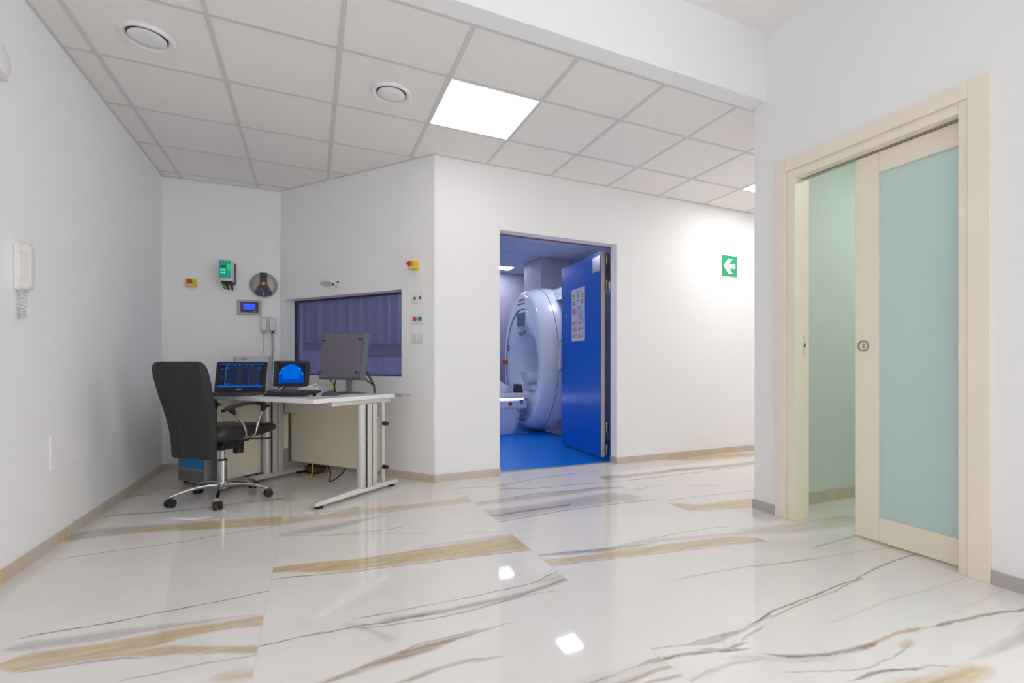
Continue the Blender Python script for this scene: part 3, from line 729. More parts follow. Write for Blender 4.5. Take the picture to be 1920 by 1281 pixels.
# slanted wall with the viewing window
M = frame(BA, ROT_SL)
W0, W1, WZ0, WZ1, TH = 0.05, 1.513, 0.848, 1.578, 0.2
b = MB()
b.box((0, 0, 0), (W0, TH, HIGH), M)
b.box((W1, 0, 0), (SL, TH, HIGH), M)
b.box((W0, 0, 0), (W1, TH, WZ0), M)
b.box((W0, 0, WZ1), (W1, TH, HIGH), M)
struct(b.build('wall_slanted', WALL, angle=0), 'white slanted wall with the dark viewing window')
b = MB()
b.box((W0, 0.125, WZ0), (W1, 0.145, WZ1), M)
win = struct(b.build('window_1', VIEW_GLASS, angle=0), 'dark bluish viewing window into the scanner room')
b = MB()
for lo, hi in (((W0, 0.112, WZ0), (W0 + 0.012, 0.16, WZ1)), ((W1 - 0.012, 0.112, WZ0), (W1, 0.16, WZ1)),
               ((W0 + 0.012, 0.112, WZ1 - 0.012), (W1 - 0.012, 0.16, WZ1)), ((W0 + 0.012, 0.112, WZ0), (W1 - 0.012, 0.16, WZ0 + 0.010))):
    b.box(lo, hi, M)
o = b.build('window_frame', mat('window_gasket', (0.03, 0.03, 0.055), 0.5), win)

# doorway wall
DX0, DX1, DZ = 1.463, 2.662, 2.099
wall('wall_doorway', [((AD.x, YD, 0), (DX0, YD + 0.11, HIGH)), ((DX1, YD, 0), (7.6, YD + 0.11, HIGH)), ((DX0, YD, DZ), (DX1, YD + 0.11, HIGH))], WALL,
     'white wall with the open doorway to the scanner room')
# shield wall behind it, a little wider opening where the leaf hangs
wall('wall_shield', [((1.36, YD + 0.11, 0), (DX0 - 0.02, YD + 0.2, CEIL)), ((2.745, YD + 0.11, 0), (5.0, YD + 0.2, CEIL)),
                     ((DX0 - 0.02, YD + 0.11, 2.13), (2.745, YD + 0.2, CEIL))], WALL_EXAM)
b = MB()
b.box((2.715, YD + 0.11, 0), (2.745, YD + 0.2, 2.13))
b.box((DX0 - 0.02, YD + 0.11, 0), (DX0 + 0.0, YD + 0.2, 2.13))
b.box((DX0, YD + 0.11, 2.11), (2.715, YD + 0.2, 2.13))
struct(b.build('trim_1', WOOD_BROWN, angle=0), 'narrow brown frame behind the doorway')
b = MB()
b.box((DX0, YD + 0.085, -0.001), (DX1, YD + 0.12, 0.005))
struct(b.build('trim_2', THRESH), 'thin metal threshold strip under the doorway')

# wall with the pocket door: opening along Y
PY0, PY1, PZ = 1.155, 1.985, 2.085
RY0, RY1, RZ0, RZ1 = -2.15, 0.20, 0.12, 2.55      # unseen window added beside the camera to let daylight in
wall('wall_pocket_door', [((XR, -2.2, 0), (XR + 0.12, RY0, HIGH)), ((XR, RY1, 0), (XR + 0.12, PY0, HIGH)), ((XR, RY0, 0), (XR + 0.12, RY1, RZ0)), ((XR, RY0, RZ1), (XR + 0.12, RY1, HIGH)), ((XR, PY1, 0), (XR + 0.12, YWC, HIGH)), ((XR, PY0, PZ), (XR + 0.12, PY1, HIGH))], WALL,
     'white wall around the cream pocket door')
b = MB()
for y0 in (RY0, (RY0 + RY1) / 2 - 0.025, RY1 - 0.05):
    b.box((XR + 0.05, y0, RZ0), (XR + 0.10, y0 + 0.05, RZ1))
b.box((XR + 0.05, RY0, RZ0), (XR + 0.10, RY1, RZ0 + 0.05))
b.box((XR + 0.05, RY0, RZ1 - 0.05), (XR + 0.10, RY1, RZ1))
struct(b.build('window_added', WHITE_PL, angle=0), 'white frame of the added unseen window that lets daylight in')
pl_ = bpy.data.lights.new('added_window_portal', 'AREA')  # portal in the opening of the added window
pl_.shape = 'RECTANGLE'
pl_.size, pl_.size_y = RZ1 - RZ0, RY1 - RY0
pl_.cycles.is_portal = True
po = bpy.data.objects.new('added_window_portal', pl_)
COLL.objects.link(po)
po.location = (XR + 0.13, (RY0 + RY1) / 2, (RZ0 + RZ1) / 2)
po.rotation_euler = (0, math.pi / 2, 0)
wall('wall_corridor', [((XR + 0.12, 2.2, 0), (7.6, YWC, HIGH))], WALL)
wall('wall_corridor_end', [((7.5, YWC, 0), (7.6, YD, HIGH))], WALL)
# washroom behind the pocket door
wall('wall_washroom', [((4.5, 0.55, 0), (4.6, 2.2, 2.5)), ((XR + 0.12, 0.5, 0), (4.6, 0.6, 2.5)), ((XR + 0.12, 2.188, 0), (4.5, 2.2, 2.5))], WALL_BATH,
     'white washroom wall behind the pocket door, greenish light put into its colour')
wall('ceiling_washroom', [((XR + 0.12, 0.5, 2.5), (4.6, 2.2, 2.55))], PLASTER)

# beam between the high and the low ceiling
wall('beam', [((XL, YBEAM, 2.628), (XR, YWC + 0.02, HIGH))], WALL, 'white dropped beam between high and tiled ceiling')
wall('ceiling_front', [((XL - 0.1, -2.3, HIGH), (XR + 0.12, YBEAM + 0.1, HIGH + 0.08))], PLASTER, 'plain white high ceiling in front of the beam')

# tiled ceilings
b = MB()
b.prism([(-1.3, 2.27), (7.6, 2.27), (7.6, 3.925), (0.94, 3.925), (-0.22, 5.40), (-1.3, 5.40)], CEIL, CEIL + 0.04)
ceil = struct(b.build('ceiling', TILE, angle=0), 'suspended ceiling of square mineral fibre tiles')
GX, GY = -1.6555, 2.1897
b = MB()
bw, bz = 0.012, CEIL - 0.004


def slant_x(y):
    return BA.x + (BA.y - y) * (AD.x - BA.x) / (BA.y - AD.y)


def slant_y(x):
    return BA.y - (x - BA.x) * (BA.y - AD.y) / (AD.x - BA.x)


for k in range(1, 16):
    x = GX + 0.6 * k
    y1 = YB if x < BA.x else (slant_y(x) if x < AD.x else YD)
    if x < 7.5:
        b.box((x - bw, 2.32, bz), (x + bw, y1, CEIL + 0.005))
for k in range(1, 6):
    y = GY + 0.6 * k
    x1 = 7.5 if y < YD else slant_x(y)
    b.box((XL, y - bw, bz - 0.0004), (x1, y + bw, CEIL + 0.005))
b.box((XL, 2.30, bz - 0.001), (7.5, 2.328, CEIL + 0.005))
b.box((XL, 2.32, bz - 0.001), (XL + 0.016, YB, CEIL + 0.005))
b.box((XL, YB - 0.016, bz - 0.001), (BA.x, YB, CEIL + 0.005))
b.box((0, -0.016, bz - 0.001), (SL, 0, CEIL + 0.005), frame(BA, ROT_SL))
b.box((AD.x, YD - 0.016, bz - 0.001), (7.5, YD, CEIL + 0.005))
b.build('grid_bar', TBAR, ceil, angle=0)

b = MB()
b.prism([(1.36, 3.985), (5.0, 3.985), (5.0, 8.35), (-0.4, 8.35), (-0.4, 5.62), (0.0, 5.62)], CEIL, CEIL + 0.04)
c2 = struct(b.build('ceiling_exam', TILE_EXAM, angle=0), 'tiled ceiling of the scanner room, dim bluish light put into its colour')
b = MB()
for k in range(3, 12):
    x = GX + 0.6 * k
    b.box((x - 0.01, 4.1 if x > 1.4 else 5.7, bz), (x + 0.01, 8.25, CEIL + 0.005))
for k in range(3, 11):
    y = GY + 0.6 * k + 0.3
    b.box((-0.3 if y > 5.6 else 1.5, y - 0.01, bz - 0.0004), (4.9, y + 0.01, CEIL + 0.005))
b.build('grid_bar', mat('exam_grid_bar', (0.45, 0.50, 0.64), 0.5), c2, angle=0)

# scanner room shell
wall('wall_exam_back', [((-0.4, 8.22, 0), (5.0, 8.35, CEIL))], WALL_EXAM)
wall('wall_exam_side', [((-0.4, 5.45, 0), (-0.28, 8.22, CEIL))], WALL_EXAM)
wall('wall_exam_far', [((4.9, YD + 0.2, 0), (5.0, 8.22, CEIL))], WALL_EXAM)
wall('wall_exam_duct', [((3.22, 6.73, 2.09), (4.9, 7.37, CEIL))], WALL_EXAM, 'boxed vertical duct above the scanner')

# skirtings
SH, ST = 0.06, 0.010


def skirt(name, boxes, m=SKIRT, mm=None):
    b = MB()
    for lo, hi in boxes:
        b.box(lo, hi, mm)
    return struct(b.build(name, m, angle=0))


skirt('baseboard_side', [((XL, -2.2, 0), (XL + ST, YB, SH))])
skirt('baseboard_back', [((XL + ST, YB - ST, 0), (BA.x, YB, SH))])
skirt('baseboard_slanted', [((0.005, -ST, 0), (SL, 0, SH))], mm=frame(BA, ROT_SL))
skirt('baseboard_doorway', [((AD.x - 0.003, YD - ST, 0), (DX0 + 0.006, YD, SH)), ((DX1 - 0.006, YD - ST, 0), (7.5, YD, SH)),
                            ((DX1 - 0.01, YD, 0), (DX1, YD + 0.105, SH))])
skirt('baseboard_pocket_door', [((XR - ST, RY1 + 0.02, 0), (XR, 1.055, SH)), ((XR - ST, 2.122, 0), (XR, YWC + ST, SH)), ((XR, YWC, 0), (7.5, YWC + ST, SH))], SKIRT_GREY)
skirt('baseboard_washroom', [((XR + 0.12, 2.176, 0), (4.5, 2.188, SH + 0.015)), ((4.488, 0.6, 0), (4.5, 2.176, SH + 0.015))])

# ------------------------------------------------------------------ lamps of the place and unseen ones added for light
def light_panel(x, y, z, m, label, s=0.572, group=None):
    t = thing('ceiling_light', label, 'ceiling light', (x, y, z), 0, group)
    b = MB()
    h, w = s / 2, 0.006
    for lo, hi in (((-h - w, -h - w), (h + w, -h)), ((-h - w, h), (h + w, h + w)), ((-h - w, -h), (-h, h)), ((h, -h), (h + w, h))):
        b.box((lo[0], lo[1], -0.007), (hi[0], hi[1], 0.0))
    b.build('frame', WHITE_PL, t, angle=0)
    b = MB()
    b.box((-h, -h, -0.005), (h, h, 0.0))
    b.build('diffuser', m, t, angle=0)
    return t


CX = lambda k: GX + 0.6 * k + 0.3
CY = lambda k: GY + 0.6 * k + 0.3
light_panel(CX(4), CY(1), CEIL, LED_MAIN, 'bright square light panel beside the round vent in the tiled ceiling')
light_panel(CX(9), CY(1), CEIL, LED_HALL, 'square light panel down the corridor, mostly hidden by the wall end')
light_panel(CX(13), CY(1), CEIL, LED_HALL, 'square light panel at the far end of the corridor')
for i, (x, y) in enumerate(((-0.45, 0.1), (-0.45, -1.4), (1.2, -1.4))):  # panels added out of view to balance the brightness of the walls
    light_panel(x, y, HIGH, LED_FRONT, 'added unseen light panel in the plain high front ceiling', group='added light panels in the high front ceiling')
for i, (x, y, lb) in enumerate(((3.03, 5.46, 'cool light panel in the scanner room, just inside the doorway'),
                                (3.03, 7.81, 'cool light panel in the scanner room, by the far wall'),
                                (1.50, 6.30, 'added unseen cool light panel above the patient table, lighting the scanner'),  # added to light the scanner face, kept out of the floor reflections
                                (2.0, 7.81, 'added unseen cool light panel towards the far wall of the scanner room'))):  # added fill, placed where neither doorway nor window shows it
    light_panel(x, y, CEIL, LED_EXAM, lb, 0.275)
light_panel(3.7, 1.3, 2.5, LED_BATH, 'added unseen light panel in the washroom ceiling', 0.3)

# round ceiling vents
def vent(x, y, label, tilt):
    t = thing('ceiling_vent', label, 'ceiling vent', (x, y, CEIL), 0, 'round ceiling vents')
    b = MB()
    b.lathe([(0.120, 0.0), (0.119, -0.008), (0.110, -0.016), (0.098, -0.014), (0.088, 0.0)], cap0=False, cap1=False)
    b.build('outer_ring', VENT_PL, t, angle=50)
    b = MB()
    b.lathe([(0.089, 0.0), (0.088, -0.0005)], cap0=True, cap1=True)
    b.build('throat', DARK_METAL, t)
    b = MB()
    b.lathe([(0.055, -0.002), (0.079, -0.006), (0.082, -0.012), (0.078, -0.016), (0.03, -0.017), (0.002, -0.017)], cap0=True, cap1=True)
    b.build('centre_disc', VENT_PL, t, angle=50)


vent(-0.764, 3.112, 'round white ceiling vent beside the long side wall', 0)
vent(0.457, 3.112, 'round white ceiling vent next to the light panel', 0)

# ------------------------------------------------------------------ pocket door and its casing
def casing():
    b = MB()
    x0, x1 = XR - 0.016, XR
    for lo, hi in (((x0, PY0 - 0.098, 0), (x1, PY0 - 0.018, 2.195)), ((x0, PY1 + 0.058, 0), (x1, PY1 + 0.132, 2.195)),
                   ((x0, PY0 - 0.018, 2.120), (x1, PY1 + 0.058, 2.195))):
        b.box(lo, hi)
    # inner stepped moulding
    x0 = XR - 0.008
    for lo, hi in (((x0, PY0 - 0.018, 0), (XR + 0.05, PY0 + 0.018, 2.120)), ((x0, PY1 - 0.004, 0), (XR + 0.12, PY1 + 0.040, 2.120)),
                   ((x0, PY0 + 0.018, 2.068), (XR + 0.05, PY1 - 0.004, 2.104))):
        b.box(lo, hi)
    x0 = XR - 0.004
    for lo, hi in (((x0, PY1 + 0.040, 0), (XR + 0.02, PY1 + 0.058, 2.120)), ((x0, PY0 + 0.018, 2.104), (XR + 0.02, PY1 + 0.040, 2.120))):
        b.box(lo, hi)
    d = struct(b.build('door_1', DOOR_CREAM, bevel=0.0025), 'cream ash casing of the pocket door')
    b = MB()
    b.box((XR + 0.0505, PY0 + 0.02, 2.06), (XR + 0.075, PY1 - 0.02, 2.085))
    b.build('track', SATIN, d)
    b = MB()
    b.box((XR + 0.066, PY1 - 0.0075, 1.00), (XR + 0.082, PY1 - 0.0035, 1.12))
    b.use(BLACK_PL) if False else None
    b.build('strike_plate', OFFWHITE, d)
    b = MB()
    b.prism([(-0.007, -0.012), (0.007, -0.012), (0.007, 0.004), (0, 0.014), (-0.007, 0.004)], -0.001, 0.0015, Matrix.Translation((XR + 0.074, PY1 - 0.0075, 1.06)) @ rot_z(0) @ UP)
    b.build('latch_hole', BLACK_PL, d)
    return d


casing()

leaf = thing('sliding_door', 'cream framed sliding door with frosted teal glass, half drawn out', 'door', (XR + 0.075, 1.667, 0.012), -math.pi / 2)
# local x runs along the wall towards the viewer, y into the wall
LW, LH, LT = 0.78, 2.048, 0.04
b = MB()
b.box((0, -LT / 2, 0), (0.122, LT / 2, LH))
b.box((LW - 0.122, -LT / 2, 0), (LW, LT / 2, LH))
b.box((0.122, -LT / 2, 0), (LW - 0.122, LT / 2, 0.125))
b.box((0.122, -LT / 2, LH - 0.110), (LW - 0.122, LT / 2, LH))
b.build('frame', DOOR_CREAM, leaf, bevel=0.003)
b = MB()
b.box((0.118, -0.006, 0.121), (LW - 0.118, 0.006, LH - 0.106))
b.build('glass_panel', FROST, leaf, angle=0)['label'] = 'frosted teal glass'
pull = MB()
mm = at(0.046, -LT / 2, 1.03) @ UP
pull.lathe([(0.030, -0.001), (0.030, 0.0025), (0.027, 0.0035), (0.022, 0.002), (0.021, -0.008), (0.001, -0.008)], mm, cap0=False, cap1=True)
pl = pull.build('flush_pull', SATIN, leaf, angle=50)
b = MB()
b.prism(rrect(0.011, 0.026, 0.005), -0.008, 0.001, mm)
b.ball((0.046, -LT / 2 - 0.001, 1.036), 0.0065)
b.build('latch', BRASS, pl)

# ------------------------------------------------------------------ blue shielded door and its hinges
ang = math.atan2(1.0, 0.075)
bd = thing('shielded_door', 'glossy blue heavy door standing open into the scanner room', 'door', (2.648, 4.125, 0.022), ang)
# local x along the leaf from hinge to free edge, y towards the doorway side (negative world x)
DW, DH, DT = 0.985, 2.075, 0.045
b = MB()
b.box((0.004, 0.0, 0), (DW, 0.003, DH))
b.box((0.004, -DT, 0), (DW, -DT + 0.003, DH))
b.build('blue_facing', DOOR_BLUE, bd, angle=0)
b = MB()
b.box((0, -DT + 0.003, 0), (DW, 0.0, DH))
b.build('core', DOOR_EDGE, bd, bevel=0.002)['label'] = 'cream door edge'
# local +y is the visible face: drawn outlines map with x running towards the free edge
FACE = Matrix(((-1, 0, 0, 0), (0, 0, 1, 0), (0, 1, 0, 0), (0, 0, 0, 1)))   # x drawn = -local x (reads properly), y up, z out


def on_leaf(x, z, y=0.003):
    return Matrix.Translation((x, y, z)) @ FACE


b = MB()
b.tube([(0.93, 0.003, 1.220), (0.93, 0.045, 1.220), (0.93, 0.058, 1.207), (0.93, 0.060, 1.185), (0.93, 0.060, 0.90), (0.93, 0.058, 0.878), (0.93, 0.045, 0.865), (0.93, 0.003, 0.865)], 0.010, 10)
b.build('pull_handle', SATIN, bd)
b = MB()
b.prism(rrect(0.155, 0.155, 0.003), 0, 0.002, on_leaf(0.105, 1.955))
b.build('metal_plate', CHROME, bd)['label'] = 'shiny square metal plate'
b = MB()
b.lathe([(0.030, 0.0), (0.030, 0.0015), (0.001, 0.0015)], on_leaf(0.845, 1.500), 24)
bb = b.build('round_sticker', mat('sticker_blue', (0.02, 0.16, 0.60), 0.35), bd)
b = MB()
b.prism([(-0.006, -0.016), (0.002, -0.016), (0.006, 0.014), (-0.002, 0.014)], 0.0015, 0.0022, on_leaf(0.845, 1.500))
b.build('mark', LABEL_W, bb)
# safety poster
px, pz, pw, ph = 0.53, 1.483, 0.335, 0.585
poster = MB()
poster.prism(rrect(pw, ph, 0.004), 0, 0.0015, on_leaf(px, pz))
poster = poster.build('safety_poster', mat('poster_paper', (0.66, 0.66, 0.74), 0.5), bd)
b = MB()
E0, E1 = 0.0015, 0.0022
PT = on_leaf(px, pz) @ Matrix.Diagonal((1, 0.73, 1, 1))
ph = 0.80
b.use(TEXT_GREY)
text_mesh(b, 'ATTENZIONE', 0.026, PT @ at(0, ph / 2 - 0.055, 0.002), 0.0004)
for row in range(7):
    b.prism(rrect(0.17, 0.010, 0.003), E0, E1, PT @ at(0.055, 0.12 - row * 0.030, 0))
for row in range(2):
    b.prism(rrect(0.07, 0.024, 0.003), E0, E1, PT @ at(-0.105, 0.205 - row * 0.034, 0))
    b.prism(rrect(0.07, 0.024, 0.003), E0, E1, PT @ at(0.105, 0.205 - row * 0.034, 0))
b.prism(rrect(0.035, 0.05, 0.006), E0, E1, PT @ at(0.0, 0.285, 0))
b.prism(rrect(0.03, 0.036, 0.006), E0, E1, PT @ at(0.0, 0.215, 0))
for cx in (-0.06, 0.115):
    for row in range(3):
        for k in range(4):
            b.prism(rrect(0.075, 0.008, 0.002), E0, E1, PT @ at(cx, -0.105 - row * 0.098 - k * 0.019 + 0.02, 0))
b.build('printed_text', TEXT_GREY, poster, angle=0)
b = MB()
for cx in (-0.112, 0.112):
    b.use(YELLOW)
    b.prism([(cx - 0.047, 0.245), (cx + 0.047, 0.245), (cx, 0.345)], E0, E1, PT)
    b.use(INK)
    b.prism([(cx - 0.006, 0.262), (cx + 0.006, 0.262), (cx + 0.006, 0.278), (cx - 0.006, 0.278)], E1, E1 + 0.0006, PT)
    b.prism([(cx - 0.007, 0.284), (cx + 0.007, 0.284), (cx + 0.010, 0.318), (cx - 0.010, 0.318)], E1, E1 + 0.0006, PT)
    for q in ((-0.047, 0.245, 0.047, 0.249),):
        b.prism([(cx + q[0], q[1]), (cx + q[2], q[1]), (cx + q[2], q[3]), (cx + q[0], q[3])], E1, E1 + 0.0006, PT)
b.build('warning_triangle', YELLOW, poster, angle=0)
b = MB()


def ban(cx, cy, r):
    m = PT @ at(cx, cy, 0)
    n = 28
    rg = lambda rr, h: [m @ Vector((rr * math.cos(2 * math.pi * i / n), rr * math.sin(2 * math.pi * i / n), h)) for i in range(n)]
    b.use(RED)
    b.loft([rg(r, E0), rg(r, E1), rg(r * 0.78, E1), rg(r * 0.78, E0)], False, False, False)
    b.prism([(-r * .62, r * .45), (-r * .45, r * .62), (r * .62, -r * .45), (r * .45, -r * .62)][::-1], E0, E1, m)
    b.use(INK)
    b.prism([(-r * .2, -r * .45), (r * .2, -r * .45), (r * .34, r * .1), (0, r * .5), (-r * .34, r * .1)], E0, E1 - 0.0002, m)


ban(-0.100, 0.055, 0.058)
for cx in (-0.125, 0.035):
    for row in range(3):
        ban(cx, -0.12 - row * 0.100, 0.033)
b.build('prohibition_sign', RED, poster, angle=0)
# hinges on the frame and the leaf
for hz in (1.995, 1.74, 0.31, 0.085):
    b = MB()
    b.box((-0.012, -DT - 0.030, hz - 0.062), (-0.004, -DT + 0.012, hz + 0.040))
    for k in range(5):
        b.cyl((-0.010, -DT - 0.012, hz - 0.060 + k * 0.0205), (-0.010, -DT - 0.012, hz - 0.043 + k * 0.0205), 0.0105 if k % 2 == 0 else 0.0085, n=12)
    b.build('hinge', CHROME, bd)

# ------------------------------------------------------------------ exit sign
t = thing('exit_sign', 'green exit direction sign with white arrow on the doorway wall', 'sign', (4.114, YD, 2.02), 0)
b = MB()
b.prism(rrect(0.236, 0.236, 0.002), 0, 0.004, UP)
b.build('board', SIGN_WHITE, t)
b = MB()
b.prism(rrect(0.226, 0.224, 0.002), 0.004, 0.0048, UP)
b.build('green_field', SIGN_GREEN, t)
b = MB()
for q in ([(-0.090, 0.0), (-0.018, -0.082), (0.050, -0.082), (-0.001, -0.024), (-0.01, 0.0)],
          [(-0.090, 0.0), (-0.01, 0.0), (-0.001, 0.024), (0.050, 0.082), (-0.018, 0.082)],
          [(-0.02, -0.024), (0.085, -0.024), (0.085, 0.024), (-0.02, 0.024)]):
    b.prism(q, 0.0048, 0.0056 + 0.0001 * len(q), UP)
b.build('arrow', SIGN_WHITE, t)

# ------------------------------------------------------------------ devices on the side wall (looking towards -X: local x = +Y)
RS = math.pi / 2
t = thing('intercom_handset', 'white intercom handset with coiled cord on the side wall', 'intercom', (XL, 2.975, 1.383), RS)
b = MB()
b.prism(rrect(0.095, 0.215, 0.012), 0, 0.022, at(0.015, 0, 0) @ UP)
b.build('base', WHITE_PL, t, bevel=0.003)
b = MB()
ring = lambda z, w, h, dz: [Vector((-0.012 + x, -z, y + dz)) for x, y in rrect(w, h, 0.012)]
b.loft([ring(0.022, 0.050, 0.045, 0.08), ring(0.040, 0.052, 0.05, 0.08), ring(0.052, 0.046, 0.046, 0.08)])
b.loft([ring(0.022, 0.050, 0.045, -0.08), ring(0.040, 0.052, 0.05, -0.08), ring(0.052, 0.046, 0.046, -0.08)])
b.loft([ring(0.0215, 0.034, 0.16, 0), ring(0.052, 0.040, 0.19, 0), ring(0.060, 0.034, 0.18, 0)])
b.build('handset', OFFWHITE, t, angle=40)
b = MB()
pts = []
for i in range(150):
    s = i / 149
    a = s * math.pi
    cxx = -0.012 + 0.032 * (1 - math.cos(a)) / 2
    czz = -0.108 - 0.125 * math.sin(a)
    ph = s * 2 * math.pi * 22
    pts.append((cxx + 0.007 * math.cos(ph), -0.02 + 0.007 * math.sin(ph), czz))
b.tube(pts, 0.0026, 5)
b.build('coiled_cord', OFFWHITE, t)
for k in range(2):
    b = MB()
    b.prism(rrect(0.008, 0.012, 0.002), 0.022, 0.0235, at(0.045, 0, -0.02 - 0.03 * k) @ UP)
    b.build('button', OFFWHITE, t)

t = tag(MB().prism(rrect(0.525, 0.185, 0.004), 0, 0.009, at(0, 0, 0) @ UP).build('blank_cover_plate', WALL, bevel=0.003),
        'flat white cover plate low on the side wall', 'cover plate')
t.location = (XL, 3.527, 0.488)
t.rotation_euler = (0, 0, RS)

t = thing('wall_alarm', 'round white alarm unit high on the long side wall above the intercom', 'alarm', (XL, 2.80, 2.225), RS)
b = MB()
b.lathe([(0.070, 0), (0.070, 0.014), (0.062, 0.026), (0.045, 0.034), (0.001, 0.036)], UP, 36)
b.build('housing', WHITE_PL, t, angle=50)
b = MB()
b.prism(rrect(0.075, 0.04, 0.01), 0.0, 0.03, at(0.0, 0, -0.058) @ UP)
b.build('lower_cover', OFFWHITE, t, bevel=0.004)

# ------------------------------------------------------------------ devices on the back wall (local x = +X, y into the wall)
def estop(loc, rz, label, sz=1.0, depth=0.052):
    t = thing('emergency_stop', label, 'emergency stop', loc, rz, 'yellow emergency stop boxes')
    w, h = 0.076 * sz, 0.070 * sz
    b = MB()
    b.prism(rrect(w, h, 0.006), 0.006, depth, UP)
    b.build('box', YELLOW, t, bevel=0.003)
    b = MB()
    b.prism(rrect(w + 0.002, h + 0.002, 0.006), 0, 0.006, UP)
    b.build('back_plate', OFFWHITE, t)
    b = MB()
    b.lathe([(0.011, depth), (0.011, depth + 0.012), (0.019, depth + 0.014), (0.021, depth + 0.020), (0.018, depth + 0.026), (0.001, depth + 0.027)], at(-0.006, 0, 0.008) @ UP, 24)
    b.build('mushroom_button', RED, t, angle=45)
    b = MB()
    b.prism(rrect(w * 0.62, 0.012, 0.001), depth, depth + 0.0008, at(-0.002, 0, -h * 0.34) @ UP)
    b.build('caption_label', LABEL_W, t)
    return t


estop((-0.982, YB, 1.693), 0, 'yellow emergency stop on the back wall, beside the green lit controller', 1.0)
estop((BA + U * 1.665 + Vector((0, 0, 1.757))), ROT_SL, 'yellow emergency stop on the slanted wall above the switch plates', 0.95, 0.06)

t = thing('pump_controller', 'grey wall controller with green lit display above the desk', 'controller', (-0.70, YB, 1.80), 0)
b = MB()
b.box((-0.050, -0.012, -0.095), (0.062, 0.0, 0.10))
b.build('mounting_plate', DARK_METAL, t)
b = MB()
b.box((-0.048, -0.135, -0.085), (0.052, -0.012, 0.098))
b.build('housing', OFFWHITE, t, bevel=0.004)
b = MB()
b.box((-0.052, -0.150, -0.062), (0.040, -0.135, 0.102))
disp = b.build('display_panel', mat('display_teal', (0.01, 0.20, 0.20), 0.3, emit=srgb(0, 110, 95), es=0.75), t, bevel=0.003)
b = MB()
b.prism(rrect(0.020, 0.055, 0.002), 0.150, 0.1515, at(0.024, 0, 0.036) @ UP)
b.build('lit_window', GREEN_LIT2, disp)
for kx in (-0.033, -0.010):
    for kz in (0.012, -0.012):
        b = MB()
        b.prism(rrect(0.015, 0.015, 0.004), 0.150, 0.1515, at(kx, 0, kz) @ UP)
        b.build('lit_key', GREEN_KEY, disp)
b = MB()
b.prism(rrect(0.042, 0.016, 0.001), 0.150, 0.1513, at(-0.020, 0, 0.044) @ UP)
b.build('readout', PANEL_DARK, disp)
b = MB()
b.box((-0.040, -0.120, -0.108), (0.050, -0.014, -0.085))
b.build('terminal_cover', BLACK_PL, t)
b = MB()
b.use(mat('green_wire', (0.03, 0.28, 0.05), 0.5))
b.tube([(-0.022, -0.09, -0.108), (-0.024, -0.09, -0.135), (-0.010, -0.07, -0.150)], 0.007, 8)
b.use(BLACK_PL)
b.tube([(0.0, -0.08, -0.108), (0.0, -0.08, -0.130), (0.012, -0.06, -0.152)], 0.009, 8)
b.tube([(0.036, -0.07, -0.108), (0.036, -0.07, -0.125), (0.038, -0.03, -0.146)], 0.010, 8)
b.build('cable_gland', BLACK_PL, t)

t = thing('patient_monitor_unit', 'round grey wall unit with dark wedge shaped control panel', 'wall unit', (-0.407, YB, 1.717), 0)
b = MB()
RD = 0.117
b.lathe([(RD, 0), (RD, 0.018), (RD * 0.93, 0.034), (RD * 0.6, 0.046), (0.001, 0.048)], UP, 48)
b.build('dome', STEEL_GREY, t, angle=50)
b = MB()
prof = [(-0.030, 0.112), (-0.030, 0.010)] + [(-0.075, -0.078)] + [(0.117 * math.sin(math.radians(a)), -0.117 * math.cos(math.radians(a))) for a in range(-38, 39, 8)] + [(0.075, -0.078), (0.030, 0.010), (0.030, 0.112)]
b.prism(prof, 0.012, 0.050, UP)
cp = b.build('control_panel', PANEL_DARK, t, bevel=0.002)
b = MB()
b.prism(rrect(0.052, 0.014, 0.003), 0.050, 0.054, at(0, 0, 0.103) @ UP)
b.build('top_bar', BLACK_PL, cp)
for kx, kz, r in ((-0.042, 0.006, 0.014), (0.002, 0.006, 0.018)):
    b = MB()
    b.lathe([(r, 0.050), (r, 0.056), (r * 0.8, 0.059), (0.001, 0.059)], at(kx, 0, kz) @ UP, 20)
    b.build('orange_key', ORANGE, cp)
for kx, kz in ((-0.040, -0.048), (-0.012, -0.050), (0.042, -0.050)):
    b = MB()
    b.lathe([(0.009, 0.050), (0.009, 0.053), (0.001, 0.053)], at(kx, 0, kz) @ UP, 16)
    b.build('blue_key', BLUE_KEY, cp)
b = MB()
b.tube([(0.004, -0.053, -0.068), (0.004, -0.056, -0.090), (0.003, -0.052, -0.108)], 0.003, 6)
b.ball((0.004, -0.054, -0.068), 0.006)
b.build('key_on_ring', mat('brass_key', (0.62, 0.52, 0.32), 0.4, metal=0.8), cp)

t = thing('touch_panel', 'wall touch panel with grey frame and lit blue screen', 'touch panel', (-0.527, YB, 1.495), 0)
b = MB()
b.prism(rrect(0.196, 0.140, 0.003), 0, 0.020, UP)
b.build('frame', HMI_GREY, t, bevel=0.002)
b = MB()
b.prism(rrect(0.146, 0.100, 0.004), 0.020, 0.027, at(0.002, 0, 0) @ UP)
bz_ = b.build('bezel', PANEL_DARK, t, bevel=0.002)
b = MB()
b.prism(rrect(0.100, 0.056, 0.001), 0.027, 0.0278, at(0.0, 0, 0.006) @ UP)
b.build('screen', SCR_HMI, bz_, angle=0)
b = MB()
b.prism(rrect(0.028, 0.006, 0.001), 0.027, 0.0276, at(0.048, 0, -0.038) @ UP)
b.build('caption', STEEL_GREY, bz_)


